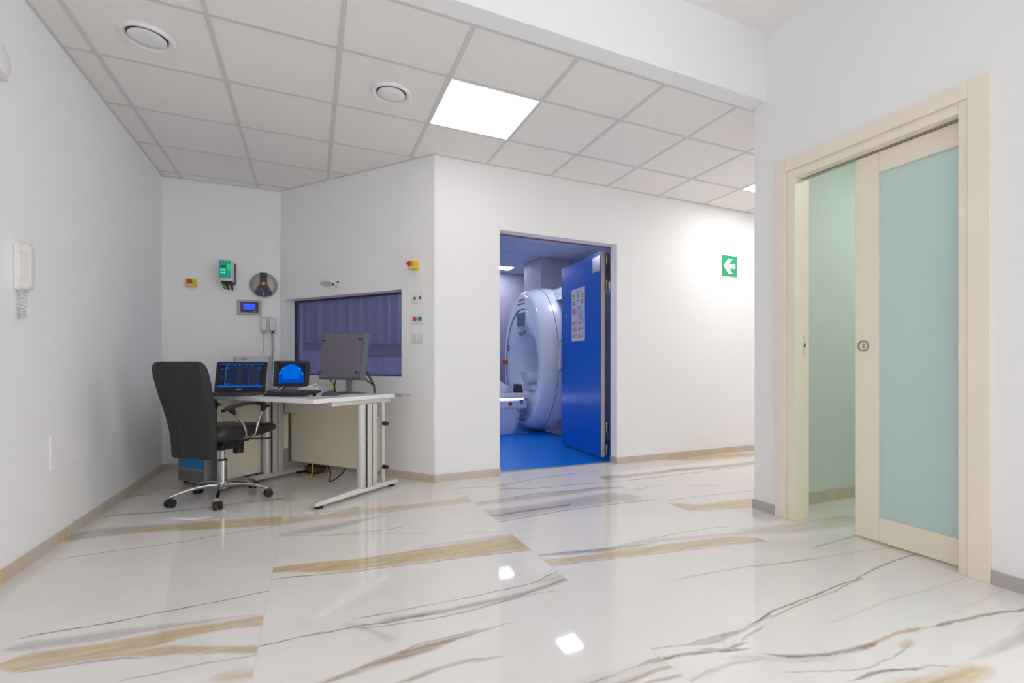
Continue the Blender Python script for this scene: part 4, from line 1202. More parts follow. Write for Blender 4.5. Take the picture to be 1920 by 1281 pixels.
def wall_phone(x, label, dark):
    t = thing('wall_telephone', label, 'telephone', (x, YB, 1.337), 0, 'white wall telephones')
    b = MB()
    b.prism(rrect(0.056, 0.150, 0.006), 0, 0.025, at(0.0, 0, -0.004) @ UP)
    b.build('cradle', WHITE_PL, t, bevel=0.003)
    b = MB()
    rg = lambda d, w, h: [Vector((x_, -d, z_ + 0.006)) for x_, z_ in rrect(w, h, 0.010)]
    b.loft([rg(0.025, 0.050, 0.140), rg(0.050, 0.048, 0.138), rg(0.058, 0.040, 0.126)])
    b.build('handset', OFFWHITE, t, angle=40)
    b = MB()
    b.prism(rrect(0.020, 0.005, 0.001), 0.058, 0.0586, at(0, 0, 0.052) @ UP)
    b.build('earpiece_slot', INK, t)
    b = MB()
    b.prism(rrect(0.018, 0.020, 0.003), 0.020, 0.052, at(-0.002, 0, -0.074) @ UP)
    b.build('plug', BLACK_PL if dark else CABLE_GREY, t)
    return t


t1 = wall_phone(-0.402, 'white wall telephone beside the touch panel corner, short cord', False)
t2 = wall_phone(-0.328, 'white wall telephone next to the slanted wall, long cord to the desk', True)
b = MB()
b.tube([(-0.002, -0.036, -0.082), (-0.004, -0.030, -0.15), (-0.004, -0.016, -0.22), (-0.006, -0.012, -0.262)], 0.0028, 6)
b.ball((-0.006, -0.012, -0.262), 0.006)
b.build('cord', CABLE_GREY, t1)
b = MB()
b.tube([(-0.002, -0.036, -0.082), (0.002, -0.030, -0.2), (-0.006, -0.020, -0.42), (-0.010, -0.035, -0.56), (-0.004, -0.06, -0.61)], 0.0034, 6)
b.tube([(-0.016, -0.020, -0.078), (-0.012, -0.018, -0.13), (-0.008, -0.018, -0.2), (-0.012, -0.014, -0.40)], 0.0026, 6)
b.build('cord', DESK_GREY, t2)
b = MB()
b.tube([(-0.009, -0.030, -0.37), (-0.009, -0.028, -0.48)], 0.006, 8)
b.build('cord_clip', BLACK_PL, t2)

# ------------------------------------------------------------------ devices on the slanted wall
def on_slant(a, z):
    p = BA + U * a
    return (p.x, p.y, z)


def plate(a, z, label, kind):
    t = thing('switch_plate', label, 'switch plate', on_slant(a, z), ROT_SL, 'switch plates on the slanted wall')
    b = MB()
    b.prism(rrect(0.122, 0.082, 0.005), 0, 0.010, UP)
    b.build('cover', WHITE_PL if kind != 'rocker' else OFFWHITE, t, bevel=0.003)
    if kind == 'lens':
        for x in (-0.028, 0.024):
            b = MB()
            b.lathe([(0.011, 0.010), (0.011, 0.014), (0.007, 0.018), (0.001, 0.018)], at(x, 0, 0) @ UP, 18)
            b.build('indicator_lens', DKRED, t)
    elif kind == 'button':
        for x, m, nm in ((-0.026, RED, 'red_button'), (0.028, GREEN_BTN, 'green_button')):
            b = MB()
            b.lathe([(0.018, 0.010), (0.018, 0.018), (0.014, 0.022), (0.001, 0.022)], at(x, 0, 0) @ UP, 22)
            b.build(nm, m, t, angle=45)
    else:
        for i, x in enumerate((-0.026, 0.0, 0.026)):
            b = MB()
            b.prism(rrect(0.0235, 0.050, 0.002), 0.010, 0.014 + 0.0008 * i, at(x, 0, 0) @ UP)
            b.build('rocker', ROCKER_W if i == 1 else OFFWHITE, t, bevel=0.001)
    return t


plate(1.692, 1.492, 'white plate with two small dark red lenses, topmost of the three', 'lens')
plate(1.690, 1.322, 'white plate with one red and one green push button', 'button')
plate(1.688, 1.160, 'white plate with three rocker switches, lowest of the three', 'rocker')

t = thing('wall_lamp', 'small white swivelling device on the slanted wall above the window', 'wall device', on_slant(0.735, 1.668), ROT_SL)
b = MB()
b.prism(rrect(0.085, 0.045, 0.015), 0, 0.016, at(0.03, 0, 0.0) @ UP)
b.build('base', WHITE_PL, t, bevel=0.003)
b = MB()
Mh = Matrix.Translation((-0.01, -0.075, 0.012)) @ Matrix.Rotation(math.radians(-12), 4, 'Y') @ Matrix.Rotation(math.radians(-20), 4, 'X')
rg = lambda w, d, z: [Mh @ Vector((x, y, z)) for x, y in rrect(w, d, 0.016)]
b.loft([rg(0.110, 0.080, -0.012), rg(0.118, 0.090, -0.004), rg(0.118, 0.090, 0.004), rg(0.085, 0.06, 0.016)])
b.build('head', OFFWHITE, t, angle=40)
b = MB()
b.tube([(0.03, -0.014, 0.0), (0.028, -0.035, 0.004), (0.015, -0.06, 0.010)], 0.010, 10)
b.build('arm', WHITE_PL, t)
for p, r in (((0.045, -0.060, -0.004), 0.011), ((0.060, -0.022, 0.022), 0.009)):
    b = MB()
    b.ball(p, r)
    b.build('knob', BLACK_PL, t)

# ------------------------------------------------------------------ desk along the slanted wall (local x along the wall, y into it)
DKB = 0.55
dk_loc = BA + U * 0.8 + NW * DKB
desk = thing('office_desk', 'white topped office desk on silver T legs along the slanted wall', 'desk', (dk_loc.x, dk_loc.y, 0), ROT_SL)


def dk(a, bb, z):
    return Vector((a - 0.8, DKB - bb, z))


DZT = 0.718
b = MB()
b.prism([tuple(dk(a, q, 0).xy) for a, q in ((0.0, 0.955), (1.625, 0.955), (1.625, 0.20), (0.20, 0.20), (0.0, 0.30))], DZT - 0.030, DZT)
b.build('tabletop', LAMINATE, desk, bevel=0.002)
b = MB()
b.prism([tuple(dk(a, q, 0).xy) for a, q in ((0.35, 0.20), (1.70, 0.20), (1.72, 0.13), (0.35, 0.13))], DZT - 0.022, DZT - 0.004)
b.build('rear_strip', DESK_GREY, desk)


def tleg(a):
    # foot
    b = MB()
    prof = lambda q, h, w: [dk(a - w, q, 0.022), dk(a + w, q, 0.022), dk(a + w, q, h * 0.6), dk(a + w * 0.55, q, h), dk(a - w * 0.55, q, h), dk(a - w, q, h * 0.6)]
    b.loft([prof(0.955, 0.042, 0.030), prof(0.92, 0.048, 0.034), prof(0.55, 0.060, 0.034), prof(0.24, 0.050, 0.034), prof(0.19, 0.042, 0.030)], smooth=False)
    f = b.build('foot', DESK_METAL, desk, angle=20, bevel=0.002)
    for q in (0.91, 0.24):
        g = MB()
        g.cyl(dk(a, q, 0.0), dk(a, q, 0.010), 0.026, 0.024, 16)
        g.cyl(dk(a, q, 0.010), dk(a, q, 0.024), 0.008, n=10)
        g.build('glide', RUBBER, f)
    # column: round front bar and two fluted bars behind it
    b = MB()
    b.lathe([(0.031, 0.05), (0.031, DZT - 0.06)], Matrix.Translation(dk(a, 0.545, 0)), 24)
    for q in (0.488, 0.437):
        b.prism(rrect(0.058, 0.044, 0.004), 0.05, DZT - 0.06, Matrix.Translation(dk(a, q, 0)))
    c = b.build('column', DESK_METAL, desk, bevel=0.001)
    b = MB()
    for q in (0.514, 0.4625):
        b.box(dk(a - 0.026, q + 0.003, 0.05), dk(a + 0.026, q - 0.003, DZT - 0.062))
    b.build('groove', DARK_METAL, c, angle=0)
    b = MB()
    b.box(dk(a - 0.022 - (0.03 if a > 1 else 0), 0.80, DZT - 0.060), dk(a + 0.022 - (0.03 if a > 1 else 0), 0.24, DZT - 0.031))
    b.build('support_arm', DESK_METAL, desk, bevel=0.002)


tleg(1.622)
tleg(0.572)
# cable cover behind the inner column
b = MB()
b.box(dk(0.554, 0.415, 0.052), dk(0.590, 0.36, DZT - 0.031))
b.box(dk(0.554, 0.36, 0.052), dk(0.590, 0.17, 0.12))
b.box(dk(0.554, 0.36, 0.60), dk(0.590, 0.17, 0.66))
cc = b.build('cable_cover', DESK_GREY, desk, bevel=0.002)
b = MB()
b.box(dk(0.557, 0.408, 0.24), dk(0.595, 0.367, 0.53))
b.build('insert', CREAM_LAM, cc)
b = MB()
b.box(dk(0.559, 0.33, 0.12), dk(0.593, 0.27, 0.60))
b.build('riser', DESK_METAL, cc)
# panels under the top
b = MB()
b.box(dk(0.605, 0.345, 0.128), dk(1.588, 0.325, 0.545))
b.build('modesty_panel', CREAM_LAM, desk, bevel=0.002)
b = MB()
b.box(dk(0.600, 0.40, 0.545), dk(1.588, 0.365, DZT - 0.031))
b.build('front_rail', CREAM_LAM, desk, bevel=0.002)
b = MB()
b.box(dk(0.505, 0.90, 0.062), dk(0.525, 0.20, DZT - 0.031))
b.build('side_panel', CREAM_LAM, desk, bevel=0.002)
for z in (0.50, 0.17):
    b = MB()
    b.cyl(dk(1.640, 0.340, z), dk(1.680, 0.340, z), 0.017, 0.014, 14)
    b.cyl(dk(1.630, 0.340, z), dk(1.642, 0.340, z), 0.006, n=8)
    b.build('clamp_knob', BLACK_PL, desk)
b = MB()
b.box(dk(1.626, 0.355, 0.055), dk(1.638, 0.325, 0.66))
b.build('knob_rail', DESK_METAL, desk)

# ------------------------------------------------------------------ computer tower under the desk
pc_p = BA + U * 0.21 + NW * 0.66
pc = thing('computer_tower', 'large grey computer tower with blue front band under the desk', 'computer', (pc_p.x, pc_p.y, 0), ROT_SL)
b = MB()
b.box((-0.187, -0.262, 0.022), (0.187, 0.23, 0.665))
b.build('case', PC_GREY, pc, bevel=0.006)
b = MB()
b.box((-0.165, -0.270, 0.135), (0.165, -0.262, 0.30))
b.build('front_band', PC_BLUE, pc, bevel=0.002)
b = MB()
b.box((-0.160, -0.268, 0.036), (0.160, -0.262, 0.118))
b.build('grille', PC_MESH, pc)
b = MB()
for k in range(6):
    b.box((-0.155, -0.267, 0.34 + k * 0.05), (0.155, -0.262, 0.37 + k * 0.05))
b.build('drive_cover', PC_MESH, pc)
for x, y in ((-0.15, -0.22), (0.15, -0.22), (-0.15, 0.19), (0.15, 0.19)):
    b = MB()
    b.cyl((x, y, 0), (x, y, 0.024), 0.02, n=12)
    b.build('foot', RUBBER, pc)
b = MB()
b.tube([(-0.187, 0.05, 0.20), (-0.215, 0.04, 0.15), (-0.225, 0.03, 0.10), (-0.20, 0.05, 0.045)], 0.006, 8)
b.build('side_cable', mat('tan_cable', (0.36, 0.26, 0.14), 0.5), pc)

# ------------------------------------------------------------------ things on the desk
IMG = -YAW            # facing square to the photographer


def view_xy(r, d):
    c, s = math.cos(YAW), math.sin(YAW)
    return (c * r + s * d, -s * r + c * d)


# laptop
x, y = view_xy(-2.268, 3.71)
lap = thing('laptop', 'black laptop with a dark scan viewer on its screen', 'laptop', (x, y, DZT), IMG)
b = MB()
b.prism(rrect(0.390, 0.245, 0.012, cy=-0.122), 0.002, 0.020)
base = b.build('base', CHARCOAL, lap, bevel=0.004)
b = MB()
for r in range(5):
    for k in range(14):
        b.box((-0.17 + k * 0.0245, -0.035 - r * 0.022, 0.0202), (-0.17 + k * 0.0245 + 0.020, -0.035 - r * 0.022 + 0.018, 0.0225))
kb = b.build('keyboard', BLACK_PL, base, angle=0)
b = MB()
b.box((-0.05, -0.225, 0.0202), (0.05, -0.165, 0.0210))
b.build('touchpad', BLACK_PL, base)
TILT = math.radians(9)
ML = Matrix.Translation((0, 0.0, 0.020)) @ Matrix.Rotation(-TILT, 4, 'X') @ UP      # x across, y up the lid, z towards the user
b = MB()
b.prism(rrect(0.390, 0.232, 0.010, cy=0.116), -0.010, 0.0, ML)
lid = b.build('lid', BLACK_PL, lap, bevel=0.002)
b = MB()
sw, s0, s1 = 0.172, 0.036, 0.222


def scr(mb, x0, y0, x1, y1, m, h=0.0006, mm=None):
    mb.use(m)
    mb.prism([(x0, y0), (x1, y0), (x1, y1), (x0, y1)], 0.0001, h, mm if mm is not None else ML)


scr(b, -sw, s0, sw, s1, SCR_DARK, 0.0005)
scr(b, -sw, s1 - 0.010, sw, s1 - 0.003, SCR_BLUE, 0.0009)
scr(b, -sw, s0 + 0.002, sw, s0 + 0.012, SCR_BLUE, 0.0009)
scr(b, -0.118, s0 + 0.016, 0.150, s1 - 0.026, SCR_NAVY2, 0.0007)
scr(b, -0.108, s0 + 0.030, -0.030, s1 - 0.040, SCR_NAVY, 0.0008)
scr(b, 0.010, s0 + 0.024, 0.058, s1 - 0.044, SCR_NAVY, 0.0008)
scr(b, 0.062, s0 + 0.030, 0.067, s1 - 0.062, SCR_BLUE2, 0.0010)
scr(b, -0.119, s0 + 0.018, -0.117, s1 - 0.028, SCR_LIGHT, 0.0008)
for sx in (-0.116, 0.120):
    for sy in (s0 + 0.018, s1 - 0.044):
        scr(b, sx, sy, sx + 0.028, sy + 0.008, SCR_BLUE2, 0.0009)
        scr(b, sx + (0 if sx < 0 else 0.012), sy + 0.008, sx + (0.016 if sx < 0 else 0.028), sy + 0.015, SCR_BLUE2, 0.0009)
for k in range(16):
    if k % 3 != 2:
        scr(b, -0.112 + k * 0.0155, s1 - 0.021, -0.112 + k * 0.0155 + 0.006, s1 - 0.016, SCR_BLUE2 if k % 2 else SCR_LIGHT, 0.0008)
scr(b, -0.160, s1 - 0.052, -0.132, s1 - 0.044, SCR_BLUE2, 0.0008)
scr(b, -0.160, s0 + 0.060, -0.130, s0 + 0.092, SCR_NAVY2, 0.0008)
b.build('screen', SCR_DARK, lid, angle=0)
b = MB()
text_mesh(b, 'ASUS', 0.019, ML @ at(0, 0.018, 0.0004), 0.0003)
b.build('lid_lettering', mat('silver_lettering', (0.75, 0.74, 0.74), 0.3), lid, angle=0)

# small monitor
x, y = view_xy(-2.055, 4.05)
mon = thing('small_monitor', 'small dark grey monitor with a bright blue image', 'monitor', (x, y, DZT), IMG)
MS = Matrix.Translation((0.0, 0, 0)) @ Matrix.Rotation(math.radians(-6), 4, 'X') @ UP
b = MB()
b.prism(rrect(0.288, 0.215, 0.006, cy=0.155), -0.035, 0.0, MS)
sm = b.build('housing', CHARCOAL, mon, bevel=0.003)
b = MB()
S2 = MS @ at(0.006, 0.158, 0)
scr(b, -0.118, -0.082, 0.118, 0.085, SCR_DARK, 0.0006, S2)
b.use(SCR_BLUE2)
arc = [(0.105 * math.cos(math.radians(a)), -0.02 + 0.098 * math.sin(math.radians(a))) for a in range(0, 181, 10)]
b.prism([(0.105, -0.080)] + arc + [(-0.105, -0.080)], 0.0006, 0.0009, S2)
b.use(SCR_BLUE)
arc = [(0.078 * math.cos(math.radians(a)), 0.010 + 0.062 * math.sin(math.radians(a))) for a in range(0, 181, 10)]
b.prism([(0.070, -0.050)] + arc + [(-0.070, -0.050)], 0.0009, 0.0012, S2)
for sg in (-1, 1):
    b.use(SCR_LIGHT)
    for (qx, qy, l) in ((0.092, 0.000, 0.026), (0.070, 0.038, 0.018)):
        R2 = S2 @ at(sg * qx, qy, 0) @ rot_z(sg * math.radians(28))
        b.prism(rrect(0.007, l, 0.002), 0.0012, 0.0015, R2)
b.build('screen', SCR_DARK, sm, angle=0)
b = MB()
b.box((-0.055, 0.012, 0.010), (0.055, 0.035, 0.075))
b.prism(rrect(0.17, 0.13, 0.02, cy=0.02), 0.0, 0.010)
b.build('stand', STEEL_GREY, mon, bevel=0.003)
b = MB()
b.tube([(-0.05, -0.02, 0.055), (-0.08, -0.05, 0.030), (-0.16, -0.06, 0.006), (-0.22, -0.02, 0.005)], 0.004, 6)
b.tube([(-0.02, -0.02, 0.050), (-0.03, -0.07, 0.020), (-0.14, -0.09, 0.006), (-0.25, -0.06, 0.005)], 0.004, 6)
b.build('cable', BLACK_PL, mon)

# large monitor with a clear cover sheet
mp_ = BA + U * 1.30 + NW * 0.40
big = thing('large_monitor', 'large switched off monitor with clear cover sheet in front of the window', 'monitor', (mp_.x, mp_.y, DZT + 0.001), ROT_SL)
MG = Matrix.Translation((-0.02, -0.045, 0.115)) @ Matrix.Rotation(math.radians(-8), 4, 'X') @ UP
b = MB()
b.prism(rrect(0.445, 0.365, 0.004, cy=0.1825), -0.055, 0.0, MG)
hs = b.build('housing', mat('monitor_slate', (0.10, 0.115, 0.14), 0.45), big, bevel=0.003)
b = MB()
b.prism(rrect(0.425, 0.340, 0.003, cy=0.1855), 0.0, 0.0010, MG)
b.build('screen', SCR_OFF, hs)
b = MB()
b.prism(rrect(0.430, 0.345, 0.003, cy=0.184), 0.012, 0.016, MG)
b.build('cover_sheet', CLEAR, big, angle=0)
for sx in (-0.200, 0.200):
    for sy in (0.052, 0.305):
        b = MB()
        b.lathe([(0.008, 0.001), (0.008, 0.019), (0.010, 0.019), (0.010, 0.024), (0.001, 0.025)], MG @ at(sx, sy, 0), 14)
        b.build('standoff_peg', BLACK_PL, big)
b = MB()
b.box((-0.035, 0.040, 0.012), (0.035, 0.064, 0.30))
b.build('stand_column', STEEL_GREY, big, bevel=0.003)
b = MB()
b.lathe([(0.135, 0), (0.135, 0.004), (0.11, 0.012), (0.05, 0.018), (0.001, 0.018)], Matrix.Translation((0.0, 0.02, 0)), 40)
b.build('stand_base', SATIN, big, angle=45)
b = MB()
b.tube([(0.10, 0.060, 0.23), (0.125, 0.12, 0.15), (0.145, 0.16, 0.060)], 0.010, 8)
b.tube([(0.08, 0.050, 0.22), (0.10, 0.13, 0.10), (0.145, 0.16, 0.060)], 0.006, 8)
b.tube([(0.145, 0.16, 0.060), (0.145, 0.165, 0.001)], 0.008, 8)
b.build('rear_strut', CHARCOAL, big)
b = MB()
b.use(BLACK_PL)
b.tube([(-0.155, -0.015, 0.125), (-0.135, -0.01, 0.09), (-0.115, -0.005, 0.06), (-0.11, 0.0, 0.001)], [0.005, 0.005, 0.009, 0.011], 8)
b.tube([(-0.075, -0.015, 0.125), (-0.095, -0.01, 0.09), (-0.112, -0.005, 0.06)], 0.005, 8)
b.use(CABLE_YEL)
b.tube([(-0.118, -0.020, 0.125), (-0.120, -0.016, 0.08), (-0.114, -0.014, 0.03)], 0.006, 8)
b.build('cable', BLACK_PL, big)

# keyboard
x, y = view_xy(-1.957, 3.475)
kbd = thing('keyboard', 'flat black computer keyboard with raised rear edge on the desk', 'keyboard', (x, y, DZT), IMG - math.radians(14.8))
MK = Matrix.Translation((0, 0, 0.004)) @ Matrix.Rotation(math.radians(7), 4, 'X')
b = MB()
b.prism(rrect(0.36, 0.175, 0.010, cx=0.18, cy=0.0875), 0.0, 0.014, MK)
b.build('case', BLACK_PL, kbd, bevel=0.003)
b = MB()
for r in range(6):
    for k in range(17):
        x0, y0 = 0.014 + k * 0.0196, 0.030 + r * 0.0225
        b.box((x0, y0, 0.014), (x0 + 0.0165, y0 + 0.018, 0.020), MK)
kk = b.build('keys', CHARCOAL, kbd, angle=0)
kk['kind'] = 'stuff'
for fx in (0.04, 0.32):
    b = MB()
    b.box((fx - 0.010, 0.140, 0.0), (fx + 0.010, 0.150, 0.022))
    b.build('foot', BLACK_PL, kbd)

# mouse
x, y = view_xy(-1.494, 3.53)
ms = thing('computer_mouse', 'dark blue grey computer mouse beside the keyboard', 'mouse', (x, y, DZT), IMG + math.radians(20))
b = MB()
rings = []
for i in range(9):
    s = i / 8
    w = 0.030 * (math.sin(math.pi * (0.10 + 0.80 * s))) ** 0.5
    h = 0.036 * (math.sin(math.pi * (0.12 + 0.76 * s))) ** 0.8
    xx = -0.056 + 0.112 * s
    rings.append([Vector((xx, w * math.cos(t), max(0.001, h * math.sin(t)) if math.sin(t) > 0 else 0.001)) for t in [2 * math.pi * k / 20 for k in range(20)]])
b.loft(rings)
b.build('shell', mat('mouse_slate', (0.045, 0.055, 0.085), 0.35), ms, angle=60)
b = MB()
b.cyl((0.030, -0.003, 0.0295), (0.030, 0.003, 0.0295), 0.006, n=12)
b.build('scroll_wheel', BLACK_PL, ms)

# white desk telephone
x, y = view_xy(-1.80, 3.87)
ph_ = thing('desk_telephone', 'white wedge shaped desk telephone behind the keyboard', 'telephone', (x, y, DZT), IMG)
b = MB()
prof = [(-0.10, 0.002), (0.10, 0.002), (0.098, 0.055), (0.085, 0.062), (0.06, 0.056), (-0.10, 0.012)]
Q = Matrix(((1, 0, 0, 0), (0, 0, -1, 0), (0, 1, 0, 0), (0, 0, 0, 1)))
b.prism(prof, -0.075, 0.075, Q)
b.build('body', OFFWHITE, ph_, bevel=0.006)
b = MB()
b.prism([(-0.10, 0.014), (-0.06, 0.022), (0.04, 0.053), (0.082, 0.068), (0.076, 0.082), (0.035, 0.068), (-0.07, 0.036), (-0.104, 0.026)], 0.035, 0.072, Q)
b.build('handset', WHITE_PL, ph_, bevel=0.006)

# document box
x, y = view_xy(-2.51, 4.30)
db = thing('document_box', 'pale lilac document box standing on the desk behind the laptop', 'box', (x, y, DZT), IMG)
b = MB()
b.box((-0.125, -0.035, 0.0), (0.155, 0.035, 0.308))
b.build('cover', BOX_LILAC, db, bevel=0.002)
b = MB()
b.box((-0.153, -0.0355, 0.0), (-0.1245, 0.035, 0.306))
b.build('spine', BOX_SPINE, db, bevel=0.004)
b = MB()
for k, (x0, x1) in enumerate(((-0.075, -0.028), (-0.092, -0.026))):
    b.box((x0, -0.0362, 0.282 - k * 0.012), (x1, -0.035, 0.287 - k * 0.012))
b.build('title_lines', INK, db, angle=0)

# ------------------------------------------------------------------ cables on the floor under the desk
def wp(a, bb, z):
    p = BA + U * a + NW * bb
    return Vector((p.x, p.y, z))


def floor_cable(name, label, pts, r, m, smooth=4):
    # Catmull-Rom through the points
    P = [Vector(p) for p in pts]
    out = []
    for i in range(len(P) - 1):
        p0, p1, p2, p3 = P[max(i - 1, 0)], P[i], P[i + 1], P[min(i + 2, len(P) - 1)]
        for k in range(smooth):
            t = k / smooth
            out.append(0.5 * ((2 * p1) + (p2 - p0) * t + (2 * p0 - 5 * p1 + 4 * p2 - p3) * t * t + (3 * p1 - p0 - 3 * p2 + p3) * t ** 3))
    out.append(P[-1])
    return tag(MB().tube(out, r, 7).build(name, m), label, 'cable')


floor_cable('floor_cable', 'black cable dipping to the floor from under the desk panel, nearest the leg', [wp(1.20, 0.30, 0.20), wp(1.19, 0.30, 0.10), wp(1.14, 0.34, 0.03), wp(1.09, 0.36, 0.006), wp(1.05, 0.33, 0.008), wp(0.99, 0.27, 0.05), wp(0.90, 0.24, 0.15)], 0.005, BLACK_PL)
floor_cable('floor_cable', 'thick black cable sagging in an arc behind the desk panel', [wp(0.93, 0.22, 0.16), wp(0.90, 0.24, 0.08), wp(0.80, 0.24, 0.02), wp(0.68, 0.22, 0.010), wp(0.56, 0.20, 0.008)], 0.007, BLACK_PL)
floor_cable('floor_cable', 'yellow cable hanging to the floor behind the desk panel', [wp(0.80, 0.28, 0.20), wp(0.80, 0.29, 0.09), wp(0.81, 0.31, 0.010), wp(0.76, 0.32, 0.006), wp(0.70, 0.25, 0.008)], 0.006, CABLE_YEL)
t = thing('power_strip', 'orange brown power strip on the floor under the desk', 'power strip', wp(0.62, 0.13, 0), ROT_SL)
b = MB()
b.box((-0.09, -0.03, 0.0), (0.16, 0.03, 0.040))
b.build('body', mat('strip_orange', (0.34, 0.16, 0.05), 0.5), t, bevel=0.004)
for k in range(4):
    b = MB()
    b.cyl((-0.06 + k * 0.055, 0, 0.040), (-0.06 + k * 0.055, 0, 0.060), 0.02, 0.017, 12)
    b.build('plug', BLACK_PL, t)

# ------------------------------------------------------------------ office chair
chair = thing('office_chair', 'black high back office chair on a chrome five star base', 'office chair', (-0.562, 4.02, 0), -math.radians(38))


def rring(w, d, r, z, yc, n=5):
    return [Vector((x, y + yc, z)) for x, y in rrect(w, d, r, n)]


# backrest: reclining shell, straight at the foot
zs = [(0.325, -0.225, 0.340, 0.030), (0.330, -0.225, 0.385, 0.044), (0.345, -0.226, 0.402, 0.052), (0.42, -0.228, 0.410, 0.056), (0.50, -0.236, 0.416, 0.058), (0.58, -0.252, 0.424, 0.060),
      (0.66, -0.275, 0.432, 0.062), (0.74, -0.300, 0.440, 0.064), (0.82, -0.324, 0.444, 0.064), (0.88, -0.342, 0.444, 0.062), (0.915, -0.352, 0.436, 0.060),
      (0.942, -0.359, 0.410, 0.056), (0.956, -0.363, 0.370, 0.048), (0.962, -0.365, 0.32, 0.034)]
b = MB()
zs = [(z, y, w * (0.82 + 0.10 * min(1.0, (z - 0.325) / 0.5)), d) for z, y, w, d in zs]
b.loft([[v + Vector((0.002 + 0.034 * (z - 0.325) / 0.63, 0, 0)) for v in rring(w, d, min(d * 0.46, 0.028), z, y)] for z, y, w, d in zs])
back = b.build('backrest', BLACK_FAB, chair, angle=60)
b = MB()
b.tube([(-0.055, y - d / 2 + 0.0005, z) for z, y, w, d in zs[2:7]], 0.0035, 6)
b.build('seam', BLACK_PL, back)
random.seed(4)
for fx, fz in ((0.165, 0.875), (0.172, 0.840), (0.178, 0.768), (0.150, 0.712), (0.143, 0.715), (0.156, 0.716)):
    yy = -0.365 + (0.962 - fz) * 0.31 - 0.031
    b = MB()
    b.ball((fx, yy, fz), 0.0028, 8)
    b.build('fleck', FLECK, back)
# front cushion of the back
b = MB()
b.loft([rring(w * 0.86, 0.05, 0.022, z, y + 0.045) for z, y, w, d in zs[4:-2]])
b.build('back_cushion', BLACK_LEA, chair, angle=60)
# seat
b = MB()
rings = []
for yy, w, zt, zb in ((-0.225, 0.40, 0.505, 0.44), (-0.21, 0.44, 0.520, 0.432), (-0.14, 0.475, 0.528, 0.428), (-0.04, 0.485, 0.522, 0.430), (0.08, 0.49, 0.518, 0.434),
                      (0.16, 0.485, 0.520, 0.445), (0.22, 0.47, 0.514, 0.452), (0.255, 0.43, 0.500, 0.458), (0.268, 0.38, 0.488, 0.466)):
    h = zt - zb
    rings.append([Vector((x, yy + max(0, yy) * 0.12, zb + h / 2 + q)) for x, q in rrect(w * 0.90, h, h * 0.46, 6)])
b.loft(rings)
b.build('seat', BLACK_LEA, chair, angle=60)
# mechanism
b = MB()
b.box((-0.11, -0.10, 0.395), (0.11, 0.13, 0.440))
b.box((-0.055, -0.235, 0.375), (0.055, -0.05, 0.430))
b.box((-0.085, -0.085, 0.355), (0.085, 0.085, 0.400))
b.build('tilt_mechanism', BLACK_PL, chair, bevel=0.008)
b = MB()
b.cyl((0.02, 0.115, 0.395), (0.02, 0.115, 0.305), 0.036, 0.033, 20)
b.build('tension_knob', BLACK_PL, chair, bevel=0.003)
b = MB()
b.tube([(0.08, 0.05, 0.420), (0.18, 0.075, 0.418), (0.215, 0.14, 0.412)], 0.006, 8)
b.prism(rrect(0.075, 0.022, 0.008), 0.404, 0.412, Matrix.Translation((0.215, 0.17, 0.0)) @ rot_z(math.radians(80)))
b.build('height_lever', BLACK_PL, chair)
# column
b = MB()
b.cyl((0, 0, 0.27), (0, 0, 0.37), 0.0145, n=20)
b.build('gas_lift', CHROME, chair)
b = MB()
b.cyl((0, 0, 0.075), (0, 0, 0.272), 0.0265, 0.0265, 24)
b.build('column_tube', CHROME, chair)
b = MB()
b.cyl((0, 0, 0.270), (0, 0, 0.280), 0.0285, n=24)
b.build('collar', BLACK_PL, chair)
# five star base
b = MB()
b.lathe([(0.030, 0.070), (0.040, 0.078), (0.042, 0.110), (0.034, 0.125)], n=28)
b.build('base_hub', CHROME, chair, angle=45)
A0 = math.radians(178 - 38)
for k in range(5):
    a = A0 + math.radians(72 * k)
    dx, dy = math.sin(a), math.cos(a)
    R = Matrix(((dy, dx, 0, 0), (-dx, dy, 0, 0), (0, 0, 1, 0), (0, 0, 0, 1)))     # local y to the spoke direction
    b = MB()
    rings = []
    for s, w, h, z in ((0.030, 0.050, 0.030, 0.100), (0.08, 0.042, 0.030, 0.108), (0.15, 0.036, 0.026, 0.105), (0.22, 0.032, 0.022, 0.092), (0.275, 0.030, 0.020, 0.076), (0.302, 0.026, 0.018, 0.066)):
        rings.append([R @ Vector((x, s, z + q)) for x, q in rrect(w, h, h * 0.42, 4)])
    b.loft(rings)
    b.build('spoke', CHROME, chair, angle=50)
    yaw = random.uniform(-0.7, 0.7) + a
    c = R @ Vector((0, 0.288, 0))
    W = Matrix.Translation(c) @ rot_z(-yaw)
    b = MB()
    for sx in (-1, 1):
        b.lathe([(0.012, 0.006), (0.0265, 0.007), (0.0275, 0.012), (0.0265, 0.024), (0.012, 0.026)],
                W @ Matrix.Translation((0, 0.012, 0.0275)) @ Matrix.Rotation(sx * math.pi / 2, 4, 'Y'), 20)
    b.cyl(W @ Vector((-0.02, 0.012, 0.0275)), W @ Vector((0.02, 0.012, 0.0275)), 0.006, n=10)
    b.box((-0.006, -0.012, 0.030), (0.006, 0.030, 0.055), W)
    cs = b.build('caster', RUBBER, chair, angle=45)
    b = MB()
    b.cyl(W @ Vector((0, 0, 0.05)), W @ Vector((0, 0, 0.072)), 0.009, 0.011, n=12)
    b.build('caster_stem', CHROME, cs)
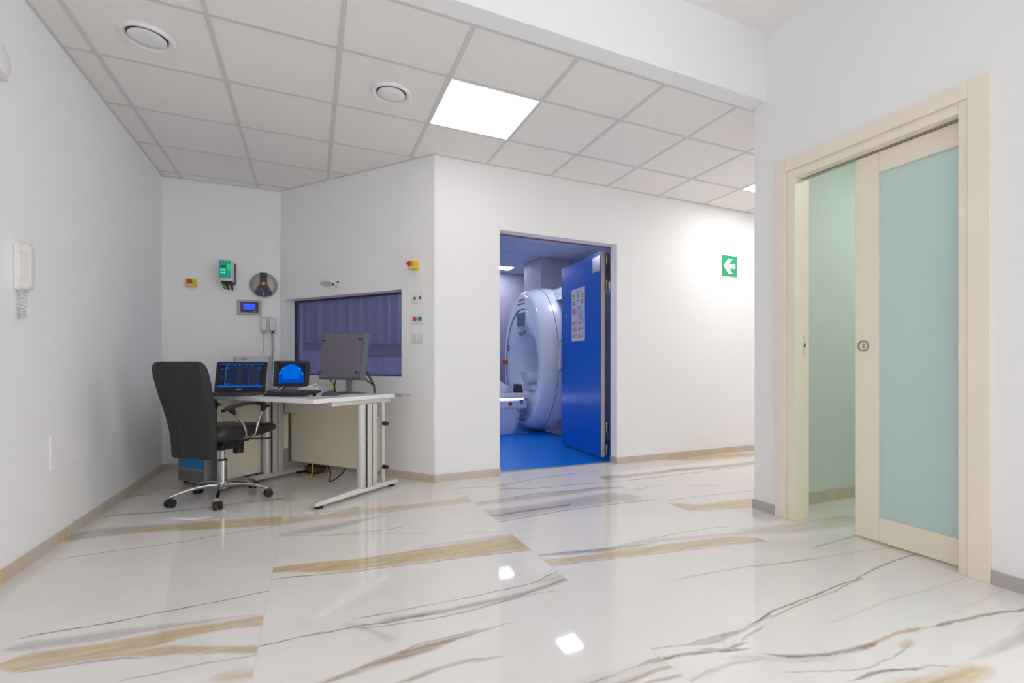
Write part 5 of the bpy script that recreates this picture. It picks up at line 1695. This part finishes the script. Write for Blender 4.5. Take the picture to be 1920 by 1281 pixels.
# arms
for sx in (1, -1):
    X0 = 0.215 * sx
    b = MB()
    path = [(-0.205, 0.640, 0.020, 0.016), (-0.165, 0.652, 0.026, 0.022), (-0.10, 0.668, 0.030, 0.022), (-0.02, 0.678, 0.031, 0.020), (0.06, 0.675, 0.031, 0.020), (0.12, 0.664, 0.029, 0.022), (0.165, 0.650, 0.024, 0.020), (0.192, 0.641, 0.014, 0.010)]
    b.loft([[Vector((X0 + x, y, z + q)) for x, q in rrect(w * 1.7, h, h * 0.42, 4)] for y, z, w, h in path])
    for y0, y1 in ((-0.150, -0.115), (0.150, 0.128)):
        b.loft([[Vector((X0 + x, y0 + (y1 - y0) * s + q, 0.650 - 0.040 * s)) for x, q in rrect(0.040 - 0.020 * s, 0.050 - 0.026 * s, 0.010, 3)] for s in (0, 0.5, 1)])
    arm = b.build('armrest', BLACK_PL, chair, angle=50)
    b = MB()
    xi = 0.17 * sx
    b.tube([(X0, -0.115, 0.618), (X0, -0.085, 0.590), (X0, -0.045, 0.540), (X0, -0.022, 0.490), (X0 * 0.99, -0.014, 0.450), (xi, -0.014, 0.434)], 0.0085, 10)
    b.tube([(X0, 0.128, 0.618), (X0, 0.100, 0.560), (X0, 0.072, 0.490), (X0 * 0.99, 0.060, 0.452), (xi, 0.055, 0.434)], 0.0085, 10)
    b.tube([(X0 * 0.985, -0.014, 0.448), (X0 * 0.97, 0.02, 0.446), (X0 * 0.985, 0.060, 0.450)], 0.0075, 10)
    b.box((min(xi, 0.09 * sx), -0.03, 0.424), (max(xi, 0.09 * sx), 0.07, 0.434))
    b.build('arm_frame', CHROME, arm, angle=50)

# ------------------------------------------------------------------ scanner
GYc = 6.40            # bore axis
gan = thing('mri_scanner', 'large white ring shaped magnetic resonance scanner with a round bore', 'medical scanner', (2.75, GYc, 0), 0)
NSEG = 72


def egg(x, wy, z0, z1, p=2.08, dy=0.0):
    """outline of the cover at depth x: half width wy, from z0 to z1"""
    zc, hz = (z0 + z1) / 2, (z1 - z0) / 2
    pts = []
    for i in range(NSEG):
        t = 2 * math.pi * i / NSEG
        ct, st = math.cos(t), math.sin(t)
        pts.append(Vector((x, dy + wy * math.copysign(abs(ct) ** (2 / p), ct), zc + hz * math.copysign(abs(st) ** (2 / p), st))))
    return pts


def bore(x, r, zc=0.96, dy=-0.03):
    return egg(x, r, zc - r, zc + r, 2.0, dy)


# front cover: rim, face, recess and funnel into the bore
b = MB()
b.loft([egg(0.36, 0.80, 0.012, 2.075), egg(0.28, 0.795, 0.012, 2.072), egg(0.16, 0.765, 0.025, 2.05), egg(0.07, 0.725, 0.05, 2.02), egg(0.02, 0.685, 0.08, 1.985),
        egg(0.0, 0.64, 0.12, 1.945), egg(0.002, 0.62, 0.14, 1.80), egg(0.008, 0.605, 0.16, 1.765)], False, False)
b.build('front_cover', GANTRY, gan, angle=60)
b = MB()
b.loft([egg(0.008, 0.606, 0.159, 1.767), egg(0.026, 0.602, 0.163, 1.762), egg(0.026, 0.594, 0.170, 1.752)], False, False)
b.build('seam_groove', GANTRY_SEAM, gan, angle=60)
b = MB()
b.loft([egg(0.026, 0.594, 0.170, 1.752), egg(0.012, 0.580, 0.185, 1.735), egg(0.03, 0.50, 0.32, 1.56), bore(0.06, 0.46), bore(0.13, 0.385), bore(0.22, 0.345), bore(0.34, 0.33)], False, False)
b.build('face_panel', GANTRY_IN, gan, angle=60)
b = MB()
b.loft([bore(0.34, 0.33), bore(1.75, 0.33)], False, False)
b.build('bore_liner', GANTRY, gan)
# magnet body behind
b = MB()
body = lambda x, w, z1: [Vector((x, -0.02 + y, z)) for y, z in ([(w, 0.01)] + [(w - 0.45 + 0.45 * math.cos(math.radians(a)), z1 - 0.30 + 0.30 * math.sin(math.radians(a))) for a in range(0, 91, 10)]
                                                       + [(-w + 0.45 - 0.45 * math.sin(math.radians(a)), z1 - 0.30 + 0.30 * math.cos(math.radians(a))) for a in range(0, 91, 10)] + [(-w, 0.01)])]
b.loft([body(0.300, 1.12, 1.84), body(0.315, 1.20, 1.93), body(0.36, 1.27, 2.00), body(0.43, 1.31, 2.045), body(0.52, 1.33, 2.065), body(1.6, 1.33, 2.07), body(1.72, 1.25, 2.0)], False, True)
b.build('magnet_cover', GANTRY, gan, angle=40)
b = MB()
seam = []
for i in range(NSEG + 1):
    p = egg(0.20, 0.776, 0.022, 2.058)[i % NSEG]
    seam.append(p)
b.tube(seam, 0.0045, 6, False)
b.build('cover_seam', GANTRY_SEAM, gan)
# screen and lettering on the face
b = MB()
b.box((0.004, -0.145, 1.505), (0.03, 0.155, 1.715))
sc_ = b.build('display_housing', GANTRY_IN, gan, bevel=0.006)
b = MB()
b.box((-0.002, -0.130, 1.512), (0.006, 0.150, 1.703))
b.build('display', SCR_GANTRY, sc_)
LET = Matrix(((0, 0, -1, 0), (-1, 0, 0, 0), (0, 1, 0, 0), (0, 0, 0, 1)))      # drawn x runs along -Y, y up, faces -X
b = MB()
b.use(mat('lettering_teal', (0.02, 0.20, 0.38), 0.4))
text_mesh(b, 'SIEMENS', 0.052, at(-0.002, -0.02, 1.885) @ LET, 0.001)
b.use(mat('lettering_orange', (0.55, 0.16, 0.04), 0.4))
text_mesh(b, 'Healthineers', 0.052, at(-0.002, 0.0, 1.835) @ LET, 0.001)
b.build('lettering', None, gan, angle=0)
b = MB()
b.prism([(-0.16, 1.44), (0.13, 1.44), (0.06, 1.395), (-0.08, 1.385)], 0.0, 0.03, at(0.035, 0, 0) @ LET)
b.build('brow_slot', GANTRY_SEAM, gan, bevel=0.006)
b = MB()
b.prism(rrect(0.16, 0.070, 0.010), 0, 0.030, at(0.020, 0.640, 1.000) @ LET)
b.build('red_label', mat('label_red', (0.55, 0.08, 0.03), 0.4), gan)
b = MB()
b.prism(rrect(0.03, 0.09, 0.012), 0, 0.03, at(0.02, 0.515, 1.22) @ LET)
b.build('side_button_strip', GANTRY_SEAM, gan)
b = MB()
b.box((0.30, -0.352, 0.93), (0.345, -0.320, 0.965))
b.build('bore_light', LED_CYAN, gan)
# cup shaped end of the bore bed
b = MB()
cup = lambda x, r0: [Vector((x, r0 * math.cos(t), 0.86 + 0.17 * math.sin(t) * (r0 / 0.17))) for t in [math.pi + math.pi * k / 16 for k in range(17)]] + \
                    [Vector((x, (r0 - 0.02) * math.cos(t), 0.86 + 0.15 * math.sin(t) * (r0 / 0.17))) for t in [2 * math.pi - math.pi * k / 16 for k in range(17)]]
b.loft([cup(0.05, 0.15), cup(0.07, 0.17), cup(0.30, 0.17), cup(0.33, 0.15)])
b.box((0.10, -0.16, 0.60), (0.60, 0.16, 0.68))
b.build('bore_bed', GANTRY, gan, angle=50)

# patient table
tab = thing('patient_table', 'white patient table with lit strip docked to the scanner bore', 'patient table', (1.55, GYc - 0.02, 0), 0)
b = MB()
b.box((-0.95, -0.27, 0.355), (1.165, 0.27, 0.478))
b.build('side_skirt', TABLE_W, tab, bevel=0.02)
b = MB()
b.box((-0.95, -0.255, 0.478), (1.165, 0.255, 0.502))
b.build('recess', GANTRY_SEAM, tab)
b = MB()
b.box((-0.93, -0.264, 0.484), (1.12, -0.256, 0.498))
b.build('light_strip', LED_STRIP, tab)
b = MB()
b.box((-0.98, -0.28, 0.502), (1.185, 0.28, 0.548))
b.build('tabletop', TABLE_W, tab, bevel=0.012)
b = MB()
b.box((-0.95, -0.24, 0.548), (1.16, 0.24, 0.568))
b.build('mattress', GANTRY, tab, bevel=0.008)
b = MB()
b.lathe([(0.045, 0), (0.045, 0.012), (0.032, 0.016), (0.001, 0.016)], at(0.905, -0.27, 0.425) @ UP, 24)
rb = b.build('stop_button_collar', WHITE_PL, tab, angle=45)
b = MB()
b.lathe([(0.026, 0.016), (0.026, 0.026), (0.001, 0.028)], at(0.905, -0.27, 0.425) @ UP, 20)
b.build('stop_button', RED, rb)
b = MB()
b.box((1.055, -0.30, 0.425), (1.09, -0.27, 0.478))
b.box((1.04, -0.305, 0.470), (1.13, -0.27, 0.480))
b.build('side_latch', GANTRY_SEAM, tab)
b = MB()
b.loft([[Vector((x + 0.80, y, z)) for x, y in rrect(l, w, 0.12)] for z, l, w in ((0.0, 0.46, 0.40), (0.05, 0.52, 0.44), (0.20, 0.60, 0.48), (0.355, 0.66, 0.50))], smooth=True)
b.build('pedestal', TABLE_W, tab, angle=40)
b = MB()
b.tube([(1.02, -0.27, 0.345), (1.06, -0.29, 0.28), (1.10, -0.30, 0.255), (1.15, -0.28, 0.28), (1.16, -0.20, 0.32)], 0.006, 8)
b.build('hanging_cable', GANTRY_SEAM, tab)

# linen and pad on the table
b = MB()
random.seed(3)
rings = []
for i in range(9):
    s = i / 8
    r = 0.14 * math.sin(math.pi * (0.08 + 0.84 * s)) ** 0.6
    rings.append([Vector(((s - 0.5) * 0.34, r * 1.1 * math.cos(t) * (1 + 0.12 * math.sin(5 * t + 9 * s)), max(0.0, 0.02 + r * 0.9 * (1 + 0.15 * math.sin(3 * t + 7 * s)) * math.sin(t)) if math.sin(t) > 0 else 0.0)) for t in [2 * math.pi * k / 26 for k in range(26)]])
b.loft(rings)
o = tag(b.build('folded_linen', LINEN, angle=60), 'crumpled white linen lying on the patient table', 'linen')
o.location = (2.40, GYc - 0.02, 0.568)
o = tag(MB().prism([(-0.05, 0.0), (0.07, 0.0), (0.045, 0.115), (-0.04, 0.12)], -0.05, 0.05, Matrix(((1, 0, 0, 0), (0, 0, -1, 0), (0, 1, 0, 0), (0, 0, 0, 1))))
        .build('positioning_pad', MATT_GREY, bevel=0.006), 'dark grey positioning pad standing beside the linen on the patient table', 'pad')
o.location = (2.65, GYc - 0.10, 0.568)

# grey strip on the blue floor under the table
o = tag(MB().box((0.2, -0.14, 0), (2.46, 0.14, 0.003)).build('floor_strip', RAIL_GREY, angle=0), 'pale grey strip across the blue floor towards the scanner', 'floor strip')
o.location = (0.32, 6.40, -0.002)
# storage cabinets and a curtain at the far wall, seen through the viewing window
for xx, w, hh, lb in ((0.16, 0.62, 1.18, 'pale storage cabinet by the far wall of the scanner room, in the corner'),
                      (1.02, 0.80, 1.08, 'wide low storage cabinet by the far wall behind the curtain edge')):
    t = thing('storage_cabinet', lb, 'cabinet', (xx, 8.20, -0.002), 0, 'cabinets of the scanner room')
    b = MB()
    b.box((-w / 2, -0.42, 0.0), (w / 2, 0.0, hh))
    b.build('body', TABLE_W, t, bevel=0.004)
    b = MB()
    b.box((-w / 2 - 0.01, -0.45, hh), (w / 2 + 0.01, 0.0, hh + 0.03))
    b.build('worktop', GANTRY_SEAM, t, bevel=0.003)
    for sg in (-1, 1):
        b = MB()
        b.box((sg * w / 4 - w / 4 + 0.006, -0.436, 0.05), (sg * w / 4 + w / 4 - 0.006, -0.42, hh - 0.03))
        d = b.build('door', GANTRY_IN, t, bevel=0.003)
        b = MB()
        hx = sg * 0.05
        b.tube([(hx, -0.436, hh * 0.6), (hx, -0.455, hh * 0.6), (hx, -0.455, hh * 0.6 + 0.1), (hx, -0.436, hh * 0.6 + 0.1)], 0.005, 6)
        b.build('handle', SATIN, d)
t = thing('curtain', 'pale curtain in vertical folds hanging on the far wall, seen through the viewing window', 'curtain', (0.55, 8.10, 1.30), 0)
b = MB()
n = 120
top = [Vector((-0.70 + 1.75 * i / n, 0.030 * math.sin(i * 0.62) + 0.012 * math.sin(i * 1.7), 1.16)) for i in range(n + 1)]
bot = [Vector((-0.70 + 1.75 * i / n + 0.01 * math.sin(i), 0.042 * math.sin(i * 0.62 + 0.3) + 0.012 * math.sin(i * 1.9), 0.0)) for i in range(n + 1)]
back_t = [v + Vector((0, 0.006, 0)) for v in top[::-1]]
back_b = [v + Vector((0, 0.006, 0)) for v in bot[::-1]]
b.loft([bot + back_b, top + back_t])
b.build('fabric', mat('curtain_cloth', (0.55, 0.54, 0.62), 0.85, var=0.05, scale=30), t, angle=60)
b = MB()
b.tube([(-0.75, 0.0, 1.18), (1.10, 0.0, 1.18)], 0.012, 10)
for x_ in (-0.70, 0.2, 1.05):
    b.tube([(x_, 0.0, 1.18), (x_, 0.122, 1.18)], 0.010, 8)
b.build('rail', SATIN, t)
